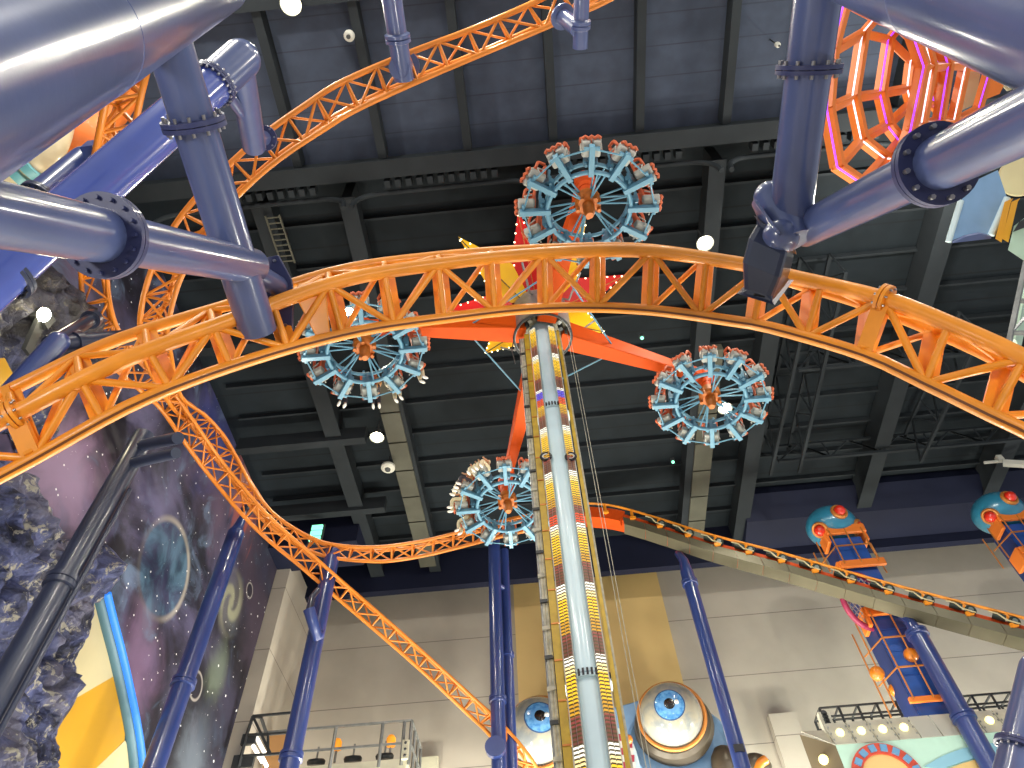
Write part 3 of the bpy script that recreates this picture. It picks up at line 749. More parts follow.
MB().cyl((x+.5, y+.6, 0), (x+.5, y+.6, z-.6), .24, 24).build('rear_shaft', 'column', root); MB().cyl((x+.2, y+.2, z-3.2), (x+.5, y+.6, z-3.2), .14, 14).build('tie', 'column', root)
zz = solve_top(x, y, 752); MB().cyl((x-.1, y-.55, zz), (x-.1, y-.3, zz), .44, 28).build('round_plate', 'column', root)
MB().lathe((x+.5, y+.6, solve_top(x+.5, y+.6, 655)), (0, 0, 1), [(.24, -.1), (.3, -.1), (.3, .1), (.24, .1)], 24).build('flange_collar', 'column', root)
root, x, y, z = column('navy column right of the large eye, under the grey panelled launch track', 709, 650, 34.2, 572, .34, 'column', [583])
MB().tube([(x, y, z-.1), (x, y-.05, z+.7), (x-.1, y+.3, z+1.5)], [.34, .24, .2], 24).build('bent_head', 'column', root)
zz = solve_top(x, y, 752); MB().box((x, y-.34, zz), .42, .12, .3).build('black_box', 'bolt_dark', root)
root, x, y, z = column('blue column carrying the launch track in front of the blue caged tower', 940, 675, 31, 632, .4, 'column', [634, 717])
MB().tube([(x, y, z), (x-.02, y, z+.5), (x-.25, y+.2, z+1.6)], [.3, .24, .2], 24).build('narrow_head', 'column', root); MB().ball((x-.3, y+.25, z+1.75), .26, seg=16, rings=8).build('saddle_ball', 'arm_orange', root)

root = thing('coaster_support', 'glossy grey blue slanted strut in the bottom right corner', 'support strut', at(1019, 768, 12))
p, q = at(1010, 805, 11.7), at(1041, 672, 12.8); MB().cyl((p.x, p.y, 0), (p.x, p.y, p.z), .3, 28).build('leg', 'pipe', root); pipe(root, p, q, .34, 'pipe', 'strut', 40); MB().ball(q, .34, seg=24, rings=12).build('end_cap', 'pipe', root)
flange(root, at(1023, 750, 12.1), q-p, .42, .05, 18, br=.02)
# ================================================================ the star ride: lit tower, head with four arms, gondola wheels
TX, TY = .72, 15.8
fd = nrm(V((-TX, -TY, 0))); rt = V((-fd.y, fd.x, 0)) * 1.0
if rt.x < 0: rt = -rt
UP = V((0, 0, 1))
def tp(lat, fwd, z): return V((TX, TY, z))+rt*lat+fd*fwd
tower = thing('ride_tower', 'pale blue tower lined with coloured LED strips in the centre', 'tower', (TX, TY, 0))
MB().tube([(TX, TY, 0), (TX, TY, 25.9)], .5, 48).build('shaft', 'tower', tower)
MB().lathe((TX, TY, 0), (0, 0, 1), [(0, 0), (1.3, 0), (1.3, .15), (.5, .3)], 40).build('base_plate', 'tower', tower)
for py in (405, 673):
    lo, hi = 2, 26
    for _ in range(40):
        m_ = (lo+hi)/2
        if proj(tp(0, .5, m_))[1] > py: lo = m_
        else: hi = m_
    f = MB().lathe((TX, TY, lo), (0, 0, 1), [(.5, -.09), (.58, -.09), (.58, -.012), (.55, 0), (.58, .012), (.58, .09), (.5, .09)], 48).build('flange_collar', 'tower', tower)
    for k in range(36):
        a = 2*PI*k/36; MB().box((TX+.585*math.cos(a), TY+.585*math.sin(a), lo), .05, .05, .16).build('bolt', 'bolt_dark', f)
for s in (-1, 1):
    m = MB(); m.bar(tp(s*.37, .47, 1), tp(s*.37, .47, 25.3), .27, .07, fd+rt*s*.5)
    m.build('strip_backing', 'fixture', tower)
    for q in (-.06, .055):
        MB().bar(tp(s*(.37+q), .525-q*.5, 1), tp(s*(.37+q), .525-q*.5, 25.3), .098, .05, fd+rt*s*.5).build('light_strip', 'led', tower)
# joints on the strips
for s in (-1, 1):
    p = tp(s*.38, .53, 18.3)
    lo, hi = 2, 26
    for _ in range(40):
        m_ = (lo+hi)/2
        if proj(tp(s*.38, .53, m_))[1] > 457: lo = m_
        else: hi = m_
    MB().ring(tp(s*.38, .55, lo), fd, .15, .045, 20, 8).build('strip_joint', 'bolt_dark', tower)
    MB().ring(tp(s*.38, .56, lo), fd, .1, .02, 20, 6).build('joint_rim', 'cloth_white', tower)
y = MB(); y.bar(tp(-.62, .3, .4), tp(-.62, .3, 25.3), .19, .08, fd)
y.build('cable_tray', 'yellow_tray', tower)
for k in range(24): MB().bar(tp(-.71, .345, 1.2+k), tp(-.5, .345, 1.2+k), .04, .03, fd).build('tray_strap', 'brass', tower)
for lat, r_, mt in ((-.72, .04, 'steel_dark'), (-.78, .05, 'white_cable'), (-.86, .05, 'white_cable'), (-.92, .03, 'steel')):
    MB().tube([tp(lat, .12, .4), tp(lat, .12, 25.3)], r_, 8).build('cable', mt, tower)
for k in range(30): MB().bar(tp(-.95, .19, 1+.8*k), tp(-.75, .19, 1.0+.8*k), .09, .05, fd).build('cable_clip', 'steel_dark' if k % 2 else 'white_cable', tower)
MB().bar(tp(.6, .28, .4), tp(.6, .28, 25.3), .1, .1, fd).build('cable_tray', 'yellow_tray', tower)
MB().bar(tp(.68, .2, .4), tp(.68, .2, 25.3), .05, .12, fd).build('cable_tray', 'white_cable', tower)
for lat in (.98, 1.07): MB().tube([tp(lat, .1, 1.), tp(lat, .1, 26)], .009, 5).build('hanging_rope', 'white_cable', tower)

head = thing('star_ride', 'orange four armed rotating ride with red and yellow star panels atop the lit tower', 'ride', (TX, TY, 25.4))
def hub(z): return V((TX, TY, z))
MB().lathe(hub(25.35), UP, [(1.02, .5), (1.08, 0), (1.17, 0), (1.17, 1.9), (.9, 2.1), (0, 2.1)], 48).build('drum', 'steel', head)
MB().lathe(hub(25.75), UP, [(.52, .05), (.54, 0), (1.08, 0), (1.08, .06)], 48).build('inner_plate', 'panel_grey', head)
for k in range(18):
    a = 2*PI*k/18; c = hub(25.62)+V((math.cos(a), math.sin(a), 0))*(.78 if k % 2 else .9)
    MB().box(c, .16, .16, .26 if k % 3 else .36, (V((math.cos(a), math.sin(a), 0)), V((-math.sin(a), math.cos(a), 0)), UP)).build('slip_ring_box', 'steel_dark' if k % 2 else 'steel', head)
MB().ring(hub(25.36), UP, 1.14, .05, 48, 8).build('drum_rim', 'steel_dark', head)
ZC = 23.2
WC = [atZ(589, 210, ZC), atZ(365, 353, ZC), atZ(711, 402, ZC), atZ(508, 507, ZC)]
DROOP = .16
mids = []
for k, c in enumerate(WC):
    d = V((c.x-TX, c.y-TY, 0)); R = d.length; d = nrm(d); sd = V((-d.y, d.x, 0))
    p = hub(25.95)+d*.8; q = c+nrm(UP+d*DROOP)*1.8-d*.55
    arm = MB().bar(p, q, .75, 1.1, UP, .36, .46).build('arm', 'arm_orange', head, .03)
    MB().bar(q-d*.25, q+d*.55+V((0, 0, -.05)), .5, .55, UP, .42, .42).build('elbow', 'orange_red', head, .05)
    ax_ = nrm(UP+d*DROOP); e = c+ax_*1.75
    MB().tube([e, c+ax_*1.15], .27, 20).build('axle_housing', 'orange_red', head)
    MB().lathe(e-ax_*.15, ax_, [(0, .35), (.3, .35), (.36, .25), (.36, -.1), (.27, -.2)], 20).build('motor_cap', 'orange_red', head)
    mids.append((hub(25.5)+d*3.1, d))
    MB().ball(hub(25.5)+d*3.1, .1, seg=10, rings=6).build('stay_lug', 'arm_orange', head)
order = [0, 2, 3, 1]
for i in range(4):
    a, b = mids[order[i]][0], mids[order[(i+1) % 4]][0]
    MB().tube([a, b], .035, 8).build('stay_rod', 'wheel_blue', head)
# star
for k in range(8):
    a, Lr = ((-97, 4.25), (-59, 4.1), (-15, 3.75), (30, 3.2), (85, 3.8), (140, 3.3), (184, 4.0), (229, 4.5))[k]; a = math.radians(a); d = V((math.cos(a), math.sin(a), 0)); s = V((-d.y, d.x, 0)); red = k % 2 == 0
    zt = 28.0 if k in (0, 1, 7, 2) else 27.8
    tip = hub(zt)+d*Lr; wl, wr = hub(27.6)+d*1.3+s*1.0, hub(27.6)+d*1.3-s*1.0; rg = hub(27.15)+d*1.0; bk = hub(27.9)+d*.9
    m = MB(); m.add([tip, wl, rg, wr, bk, tip+UP*.08], [(0, 2, 1), (0, 3, 2), (5, 1, 4), (5, 4, 3), (0, 1, 5), (0, 5, 3), (1, 2, 4), (2, 3, 4)])
    o = m.build('star_panel', 'red_panel' if red else 'yellow_panel', head)
    o['label'] = 'red pointed star panel edged with bulbs' if red else 'yellow pointed star panel edged with bulbs'
    for w_ in (wl, wr):
        for j in range(9):
            MB().ball(w_.lerp(tip, (j+.3)/8.6)-UP*.03, .034, seg=8, rings=5).build('bulb', 'bulb', o)
    MB().tube([rg-UP*.01, tip-UP*.01], .02, 5).build('crease_seam', 'brass' if red else 'steel_dark', o)
for k in range(6):
    a = 2*PI*k/6+.3; d = V((math.cos(a), math.sin(a), 0)); MB().tube([hub(27.2)+d*1.0, hub(26.3)+d*1.6, hub(27.4)+d*2.4], .05, 6).build('head_strut', 'steel', head)
MB().tube([hub(25.4)+V((-1.15, -.1, 0)), hub(24.6)+V((-1.25, -.1, 0)), hub(23.6)+V((-1.15, -.15, 0))], .02, 6).build('dangling_cable', 'steel_dark', head)

# one gondola wheel, then copies
def make_wheel():
    root = thing('gondola_wheel', '', 'gondola wheel', (0, 0, 0), 'spinning gondola wheels at the arm ends')
    MB().ring((0, 0, 0), UP, 1.33, .075, 48, 10).build('ring', 'wheel_blue', root)
    MB().ring((0, 0, .5), UP, 1.33, .065, 48, 10).build('ring', 'wheel_blue', root)
    MB().tube([(0, 0, 1.2), (0, 0, .5)], .25, 20).build('axle', 'orange_red', root)
    MB().lathe((0, 0, .52), UP, [(0, .25), (.3, .25), (.42, .12), (.42, -.18), (.34, -.26), (0, -.26)], 20).build('hub', 'motor', root)
    for k in range(5):
        a = 2*PI*k/5; MB().cyl((.36*math.cos(a), .36*math.sin(a), .1), (.36*math.cos(a), .36*math.sin(a), .5), .07, 8).build('gearbox', 'motor', root)
    MB().tube([(0, 0, .3), (0, 0, -.12), (.02, 0, -.3)], [.2, .19, .12], 16).build('slip_ring', 'motor', root)
    for k in range(6):
        a = 2*PI*(k+.25)/6
        for da, z0, z1 in ((-.1, .25, 0), (.1, .25, 0), (-.13, .6, .5), (.13, .6, .5)):
            b = a+da; MB().tube([(.3*math.cos(a), .3*math.sin(a), z0), (1.33*math.cos(b), 1.33*math.sin(b), z1)], .03, 7).build('spoke', 'wheel_blue', root)
    for k in range(12):
        a = 2*PI*k/12; d = V((math.cos(a), math.sin(a), 0)); s = V((-d.y, d.x, 0))
        arm = MB(); arm.bar(d*1.22+UP*-.02, d*2.22+UP*-.02, .17, .2, UP)
        arm.bar(d*1.36+UP*-.08, d*1.36+UP*.6, .12, .14, d); arm.bar(d*2.1+s*.24+UP*.02, d*2.1-s*.24+UP*.02, .08, .1, UP)
        ar = arm.build('seat_arm', 'wheel_blue', root, .012)
        bf = MB()
        for q in (-.15, .15):
            bf.tube([d*1.5+s*q+UP*.05, d*1.56+s*q+UP*.55, d*1.52+s*q+UP*.95], .05, 8); bf.box(d*1.5+s*q+UP*.3, .18, .14, .26, (d, s, UP))
        bf.bar(d*1.53-s*.2+UP*.5, d*1.53+s*.2+UP*.5, .1, .16, UP); bf.build('back_frame', 'wheel_blue', ar)
        sh = MB()
        for q in (-.16, .16):
            sh.loft([d*1.74+s*(q-.12)+UP*.14, d*1.74+s*(q+.12)+UP*.14, d*1.7+s*(q+.13)+UP*.34, d*1.7+s*(q-.13)+UP*.34], [d*2.26+s*(q-.11)+UP*.1, d*2.26+s*(q+.11)+UP*.1, d*2.28+s*(q+.155)+UP*.36, d*2.28+s*(q-.155)+UP*.36])
        sh.build('seat_shell', 'seat_white', ar, .05)
        for q in (-.16, .16):
            cu = MB(); cu.loft([d*1.72+s*(q-.11)+UP*.28, d*1.72+s*(q+.11)+UP*.28, d*1.66+s*(q+.11)+UP*1.0, d*1.66+s*(q-.11)+UP*1.0], [d*1.82+s*(q-.11)+UP*.32, d*1.82+s*(q+.11)+UP*.32, d*1.74+s*(q+.11)+UP*1.0, d*1.74+s*(q-.11)+UP*1.0])
            cu.build('backrest', 'seat_orange', ar, .03)
            MB().tube(crom([d*1.74+s*(q-.11)+UP*.95, d*1.98+s*(q-.11)+UP*.9, d*2.06+s*(q-.08)+UP*.6, d*2.06+s*(q+.08)+UP*.6, d*1.98+s*(q+.11)+UP*.9, d*1.74+s*(q+.11)+UP*.95], 4), .05, 7).build('restraint', 'seat_orange', ar)
        lip = MB()
        lip.tube(crom([d*(2.3+(.05 if j % 2 else 0))+s*(.28-.28/3*j)+UP*(.25+(.06 if j % 2 else 0)) for j in range(7)], 2), .048, 8)
        lip.build('front_lip', 'seat_orange', ar)
        for q in (-.31, 0, .31): MB().tube([d*1.95+s*q+UP*.1, d*2.05+s*q+UP*.42, d*1.8+s*q+UP*.5], .025, 6).build('grab_rail', 'seat_white', ar)
        a2 = a+2*PI/12; d2 = V((math.cos(a2), math.sin(a2), 0))
        MB().tube([d*2.1, d2*2.1], .028, 7).build('rim_rod', 'wheel_blue', root)
    return root
wl = ['sky blue gondola wheel of seats above the nearest orange arch, in front of the roof', 'sky blue gondola wheel half behind the orange arch, left of the lit tower',
      'sky blue gondola wheel of seats right of the lit tower, below the orange arch', 'sky blue gondola wheel of seats low down, partly hidden behind the lit tower']
wheel0 = make_wheel(); wheels = []; WROT = []
for k, c in enumerate(WC):
    w = wheel0 if k == 0 else copy_tree(wheel0)
    w.location = c; d = nrm(V((c.x-TX, c.y-TY, 0))); tilt = Matrix.Rotation(math.atan(DROOP), 3, UP.cross(d)); WROT.append(tilt @ Matrix.Rotation(math.atan2(c.y, c.x)+(.3, .26, .28, -.03)[k], 3, 'Z')); w.rotation_euler = WROT[k].to_euler(); w['label'] = wl[k]; wheels.append(w)

# riders: one seated body with clothes, then copies
def skin_mesh(name, joints, edges, rad, m, parent=None, sub=1):
    me = bpy.data.meshes.new(name); me.from_pydata(joints, edges, []); o = bpy.data.objects.new(name, me); col.objects.link(o)
    o.modifiers.new('skin', 'SKIN').use_smooth_shade = True
    if not me.skin_vertices: 
        bpy.context.view_layer.objects.active = o
    sv = me.skin_vertices[0].data if me.skin_vertices else None
    if sv:
        for i, r in enumerate(rad): sv[i].radius = (r, r) if not hasattr(r, '__len__') else r; sv[i].use_root = (i == 0)
    if sub: mod = o.modifiers.new('sub', 'SUBSURF'); mod.levels = sub; mod.render_levels = sub
    me.materials.append(M[m])
    if parent is not None: o.parent = parent
    return o
def tubes(segs, seg=10):
    m = MB()
    for pts, r in segs: m.tube(crom(pts, 3), [r[0]+(r[-1]-r[0])*i/(3*(len(pts)-1)) for i in range(3*(len(pts)-1)+1)], seg); m.ball(pts[0], r[0], seg=seg, rings=6); m.ball(pts[-1], r[-1], seg=seg, rings=6)
    return m
def make_rider():
    root = thing('person', '', 'person', (0, 0, 0))
    J = [(0, 0, .08), (.02, 0, .3), (0, 0, .5), (.0, 0, .6), (.02, 0, .72), (.03, 0, .84)]; E = [(0, 1), (1, 2), (2, 3), (3, 4), (4, 5)]; R = [(.16, .12), (.15, .11), (.15, .1), .055, .1, .07]
    for s in (-1, 1):
        i = len(J); J += [(.0, .18*s, .52), (.16, .22*s, .34), (.3, .14*s, .42), (.36, .12*s, .47)]; E += [(2, i), (i, i+1), (i+1, i+2), (i+2, i+3)]; R += [.065, .05, .042, .035]
        for f in range(4): J.append((.42, (.12+(f-1.5)*.018)*s, .475+.006*(f % 2))); E.append((i+3, len(J)-1)); R.append(.011)
        J.append((.385, .08*s, .46)); E.append((i+3, len(J)-1)); R.append(.012)
        i = len(J); J += [(.06, .1*s, .08), (.44, .11*s, .1), (.5, .11*s, -.3), (.5, .11*s, -.36), (.66, .12*s, -.38)]; E += [(0, i), (i, i+1), (i+1, i+2), (i+2, i+3), (i+3, i+4)]; R += [.095, .07, .048, .05, .038]
    body = skin_mesh('body', J, E, R, 'skin', root)
    hair = MB(); hair.ball((.0, 0, .79), (.118, .115, .125), seg=14, rings=8); hair.build('hair', 'hair', root)
    fc = MB(); fc.ball((.13, 0, .755), (.022, .018, .025), seg=8, rings=5)
    fc.build('nose', 'skin', root)
    ey = MB(); ey.ball((.118, .04, .785), .014, seg=8, rings=5); ey.ball((.118, -.04, .785), .014, seg=8, rings=5); ey.build('eyes', 'hair', root)
    sh = tubes([([(0, 0, .1), (.02, 0, .3), (0, 0, .52)], (.175, .16))]+[([(.0, .15*s, .53), (.1, .22*s, .4)], (.085, .07)) for s in (-1, 1)]); sh.build('shirt', 'cloth_cream', root)
    tr = tubes([([(.02, .1*s, .09), (.44, .11*s, .11), (.5, .11*s, -.26)], (.115, .075)) for s in (-1, 1)]); tr.build('trousers', 'cloth_cream', root)
    for s in (-1, 1): MB().ball((.58, .115*s, -.38), (.14, .06, .06), seg=10, rings=6).build('shoe', 'shoe', root)
    return root
rider0 = make_rider(); first = True
def seat_rider(w, wname, ang_img, q, label, shirt, trousers):
    """ang: seat index on the wheel"""
    global first
    r = rider0 if first else copy_tree(rider0); first = False
    a = 2*PI*ang_img/12; d = V((math.cos(a), math.sin(a), 0)); s = V((-d.y, d.x, 0)); Wm = WROT[wheels.index(w)]
    r.location = w.location+Wm @ (d*1.9+s*q+UP*.34); r.rotation_euler = (Wm @ Matrix.Rotation(a, 3, 'Z')).to_euler(); r['label'] = label
    for ch in r.children:
        n = ch.name.split('.')[0]
        if n in ('shirt', 'trousers'):
            ch.data = ch.data.copy(); ch.data.materials[0] = M[shirt if n == 'shirt' else trousers]
    return r
wL, wR, wF = wheels[1], wheels[2], wheels[3]
riders = [
 (wF, 5, .2, 'cream', 'rider in pale clothes, topmost left seat of the low gondola wheel, nearer the arm'),
 (wF, 5, -.2, 'white', 'rider in white in the topmost left seat of the low gondola wheel, outer side'),
 (wF, 4, .2, 'dark', 'rider in dark trousers, second left seat down on the low gondola wheel'),
 (wF, 4, -.2, 'tan', 'rider in tan, lower side of second left seat on the low gondola wheel'),
 (wF, 3, .2, 'cream', 'rider in cream clothes, legs hanging furthest left on the low gondola wheel'),
 (wF, 2, .2, 'tan', 'rider in tan shirt, pale legs hanging over orange track below low gondola wheel'),
 (wL, 9, .2, 'cream', 'rider in the right hand seat of the left gondola wheel, legs towards the tower'),
 (wL, 10, .2, 'white', 'rider whose white shoes hang lowest right under the left gondola wheel'),
 (wL, 11, -.2, 'dark', 'rider in dark trousers, pale shoes hanging at lower right of the left gondola wheel'),
 (wL, 0, -.2, 'dark', 'rider in dark trousers, pale shoes hanging straight below the left gondola wheel'),
 (wL, 3, .2, 'dark', 'rider whose pale shoes stick out at the left of the left gondola wheel'),
]
for w, k, q, c, lab in riders:
    sc = {'cream': ('cloth_cream', 'cloth_cream'), 'white': ('cloth_white', 'cloth_cream'), 'dark': ('cloth_tan', 'cloth_dark'), 'tan': ('cloth_tan', 'cloth_cream')}[c]
    seat_rider(w, '', k, q, lab, *sc)
# ================================================================ left: rocks, rocket-like curved panel with a neon edge
def inside(p, poly):
    x, y = p; c = False; n = len(poly)
    for i in range(n):
        x1, y1 = poly[i]; x2, y2 = poly[i-1]
        if (y1 > y) != (y2 > y) and x < (x2-x1)*(y-y1)/(y2-y1)+x1: c = not c
    return c
def edge_dist(p, poly):
    b = 1e9; p = V(p).to_2d() if len(p) > 2 else V(p)
    for i in range(len(poly)):
        a, c = V(poly[i]), V(poly[i-1]); t = max(0, min(1, (p-a).dot(c-a)/max(1e-9, (c-a).length_squared))); b = min(b, (p-(a+(c-a)*t)).length)
    return b
def rocks(name, label, pix, bulge, step=.15, X=-15.5):
    poly = [(q.y, q.z) for q in (atX(x, y, X) for x, y in pix)]
    y0, y1 = min(p[0] for p in poly), max(p[0] for p in poly); z0, z1 = min(p[1] for p in poly), max(p[1] for p in poly)
    ny, nz = int((y1-y0)/step)+1, int((z1-z0)/step)+1; idx = {}; m = MB()
    def P(i, j):
        y = y0+(i+.35*noise.noise((i*1.7, j*1.3, 5)))*step; z = z0+(j+.35*noise.noise((i*1.3, j*1.9, 9)))*step
        return y, z
    def H(y, z):
        p = V((y*.55, z*.55, 3.1)); d = noise.voronoi(p)[0]; d2 = noise.voronoi(p*2.3)[0]; d3 = noise.voronoi(p*5.2)[0]
        return .8*(d[1]-d[0])+.7*(d2[1]-d2[0])+.45*(d3[1]-d3[0])+.55*noise.fractal(V((y*.3, z*.3, 1)), 1., 2., 4)+.25*noise.turbulence(V((y, z, 2)), 3, True)
    for i in range(ny+1):
        for j in range(nz+1):
            y, z = P(i, j)
            if inside((y, z), poly):
                e = min(1, edge_dist((y, z), poly)/.7); idx[i, j] = len(m.v)
                m.v.append(V((X+.15+(bulge*(.35+H(y, z)))*(.25+.75*e), y, z)))
    for (i, j), a in idx.items():
        if (i+1, j) in idx and (i, j+1) in idx and (i+1, j+1) in idx:
            b, c, d = idx[i+1, j], idx[i+1, j+1], idx[i, j+1]
            m.f += [[a, b, c], [a, c, d]] if (i+j) % 2 else [[a, b, d], [b, c, d]]; m.mi += [0, 0]; m.sm += [False, False]
    from collections import Counter
    ec = Counter()
    for f in m.f:
        for q in range(3): ec[tuple(sorted((f[q], f[(q+1) % 3])))] += 1
    for f in list(m.f):
        for q in range(3):
            a, b = f[q], f[(q+1) % 3]
            if ec[tuple(sorted((a, b)))] == 1:
                o = len(m.v); m.v += [V((X-.42, m.v[a].y, m.v[a].z)), V((X-.42, m.v[b].y, m.v[b].z))]; m.f.append([b, a, o, o+1]); m.mi.append(0); m.sm.append(False)
    o = m.build(name, 'rock'); tag(o, label, 'rock'); return o
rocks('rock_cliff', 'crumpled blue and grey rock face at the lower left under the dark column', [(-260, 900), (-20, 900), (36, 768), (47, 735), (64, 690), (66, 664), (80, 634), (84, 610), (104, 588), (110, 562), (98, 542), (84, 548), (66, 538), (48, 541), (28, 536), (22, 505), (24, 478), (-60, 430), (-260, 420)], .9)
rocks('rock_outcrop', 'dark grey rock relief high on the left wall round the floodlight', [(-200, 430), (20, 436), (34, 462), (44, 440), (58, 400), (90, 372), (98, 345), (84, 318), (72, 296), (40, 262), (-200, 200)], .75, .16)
t = thing('curved_panel', 'cream and golden yellow curved panel edged by a blue neon tube at lower left', 'panel', atX(100, 700, -15.6))
ed = [(91, 594), (98, 622), (106, 652), (114, 686), (121, 720), (126, 752), (129, 790)]
XP = -15.75
edge = crom([atX(x, y, XP) for x, y in ed], 6)
inn = [(60, 594), (50, 622), (40, 652), (30, 686), (10, 720), (0, 752), (-10, 790)]
innr = crom([atX(x-40, y, XP) for x, y in inn], 6)
def split(y0, y1, k):     # slanting seams between the coloured fields
    return 0
P2 = lambda x, y: atX(x, y, XP)
fields = [([(91, 594), (98, 622), (106, 652), (109, 676), (60, 704), (30, 730), (30, 640)], 'cream'), ([(109, 676), (114, 690), (120, 716), (118.5, 741), (80, 778), (40, 800), (10, 770), (30, 730), (60, 704)], 'gold'), ([(119, 741), (125, 752), (129, 790), (70, 800), (80, 778)], 'cream')]
for pts, mm in fields: MB().prism([P2(x, y) for x, y in pts], (.22, 0, 0)).build('panel_field', mm, t)
MB().tube([p+V((.25, -.05, 0)) for p in edge], .24, 12).build('edge_trim', 'trim_dark', t); MB().tube([p+V((.45, .32, 0)) for p in edge], .14, 12).build('edge_trim', 'trim_dark', t)
MB().tube([p+V((.55, .05, 0)) for p in edge], .13, 12).build('neon_tube', 'neon_blue', t)
t = thing('wall_sign', 'yellow sign fragment on the left wall at the left edge of the picture', 'sign', atX(0, 378, -15.2))
MB().prism([atX(x, y, -14.6) for x, y in ((-30, 372), (-2, 358), (9, 379), (-4, 398), (-30, 404))], (.2, 0, 0)).build('board', 'gold', t, .03)

# ---- top left: cream elbow tube with teal rings and a big orange tube
t = thing('play_tube', 'cream elbow tube with teal rings joined to a bulging orange tube at upper left', 'tube', at(70, 140, 21))
path = crom([at(-20, 172, 21), at(10, 166, 21), at(30, 160, 21), at(46, 148, 21.2), at(54, 130, 21.4), at(60, 105, 21.6), at(74, 80, 22)], 6)
MB().tube(path, [.52]*12+[.5]*(len(path)-12), 28).build('elbow', 'cream_tube', t)
for px, py in ((19, 166), (30, 160)):
    c = at(px, py, 21); MB().lathe(c, at(40, 153, 21)-at(10, 168, 21), [(.52, -.13), (.68, -.13), (.68, .13), (.52, .13)], 32).build('ring', 'teal', t)
p = crom([at(68, 158, 22.4), at(78, 138, 22.6), at(92, 108, 23), at(112, 78, 23.5)], 6)
MB().tube(p, [.3, .62, .85, .98, 1.05]+[1.08]*3+[1.0, .95, .92, .9, .92]+[1.0]*(len(p)-13), 32).build('orange_tube', 'tube_orange', t)

# ================================================================ upper right: neon cage tunnel
t = thing('neon_cage', 'orange octagonal tunnel cage with purple and white neon strips at upper right', 'cage', at(895, 85, 16))
def zz(x, y): return 820+x/3.84, y/3.84
rings = [
 ([(200, -60), (95, 10), (45, 200), (28, 420), (68, 640), (160, 702), (290, 640), (345, 500), (396, 255), (352, 130)], 'neon_purple', (14.2, 15.6)),
 ([(262, 20), (212, 72), (165, 128), (126, 375), (160, 535), (250, 606), (345, 600), (386, 480), (425, 260), (398, 150)], 'neon_white', (15.1, 16.1)),
 ([(350, 60), (302, 105), (264, 152), (232, 360), (260, 480), (306, 540), (400, 560), (455, 470), (490, 252), (468, 180)], 'neon_purple', (16.0, 16.8)),
 ([(430, 130), (380, 180), (350, 235), (337, 340), (352, 395), (400, 480), (460, 540), (510, 470), (556, 255), (545, 200)], 'neon_white', (17, 17.5)),
 ([(520, 170), (470, 215), (440, 260), (430, 345), (440, 400), (480, 450), (550, 500), (605, 420), (650, 265), (640, 225)], 'neon_purple', (18, 18.3)),
]
loops = []
for pts, neon, (d0, d1) in rings:
    xs = [p[0] for p in pts]; lo, hi = min(xs), max(xs)
    L = [at(*zz(x, y), d0+(d1-d0)*(x-lo)/(hi-lo)) for x, y in pts]; loops.append(L); n = len(L); c = sum(L, V())/n
    fr = MB(); ne = MB()
    for i in range(n):
        a, b = L[i], L[(i+1) % n]; fr.bar(a, b, .3, .1, (a+b)/2-c)
        fr.ball(a, .09, seg=8, rings=6)
        o = nrm((a+b)/2-c)*.06-nrm(loops[0][3]-L[3])*.0
        sft = nrm(CAM-(a+b)/2)*.19
        ne.tube([a+o*.3+sft, b+o*.3+sft], .019, 6)
    f = fr.build('ring_frame', 'cage_orange', t); ne.build('neon_strip', neon, f)
for r in range(len(loops)-1):
    for i in range(len(loops[0])): MB().bar(loops[r][i], loops[r+1][i], .16, .16, V((0, 0, 1))).build('connecting_bar', 'cage_orange', t)
for pts, mm, dp in (([(568, 262), (620, 262), (596, 400), (530, 430)], 'cream', 18.6), ([(660, 270), (720, 300), (690, 360), (640, 380)], 'cage_orange', 19.2), ([(720, 300), (772, 330), (720, 350), (706, 335)], 'cream', 19.6)):
    MB().prism([at(*zz(x, y), dp) for x, y in pts], ray(900, 90)*.12).build('end_panel', mm, t)

# blue scoop, yellow slabs, cream disc, pale green box and steel mast at the right edge
def ze(x, y): return 904+x/3.2, 120+y/3.2
t = thing('blue_scoop', 'sky blue flared scoop shaped box at right behind the flanged pipe', 'scoop', at(970, 210, 22))
d0 = 22
A = [at(*ze(x, y), d0) for x, y in ((142, 390), (182, 258), (236, 190), (300, 160), (330, 250), (278, 368), (232, 362), (186, 372))]
Bk = [at(*ze(x, y), d0+1.6) for x, y in ((180, 340), (210, 262), (250, 215), (300, 195), (316, 250), (282, 330), (240, 332), (205, 336))]
m = MB(); n = len(A); m.add(A+Bk, [(i, (i+1) % n, n+(i+1) % n, n+i) for i in range(n)]+[tuple(range(n, 2*n))[::-1]]); m.add(A, [tuple(range(n))]); m.build('scoop_body', 'sky_blue', t)
MB().tube([A[0], A[1]], .09, 8).build('edge_trim', 'pale_trim', t); MB().tube([A[4], A[5]], .11, 8).build('edge_trim', 'pale_trim', t)
MB().prism([p*1.0+V((0, 0, -.02)) for p in (at(*ze(150, 388), d0-.05), at(*ze(190, 368), d0-.05), at(*ze(236, 358), d0-.05), at(*ze(272, 366), d0-.05), at(*ze(272, 374), d0-.05))], (0, 0, -.1)).build('lower_lip', 'pipe', t)
t = thing('stacked_slabs', 'pair of golden yellow slabs beside the sky blue scoop at right', 'slab', at(1005, 225, 21.6))
for dx in (0, 22): MB().prism([at(*ze(x+dx, y), 21.6) for x, y in ((292, 380), (322, 262), (350, 250), (342, 262), (312, 392))], ray(1000, 220)*.9).build('slab', 'slab_yellow', t)
t = thing('cream_disc', 'pale cream round disc at the right edge above the yellow slabs', 'disc', at(1020, 182, 23.6))
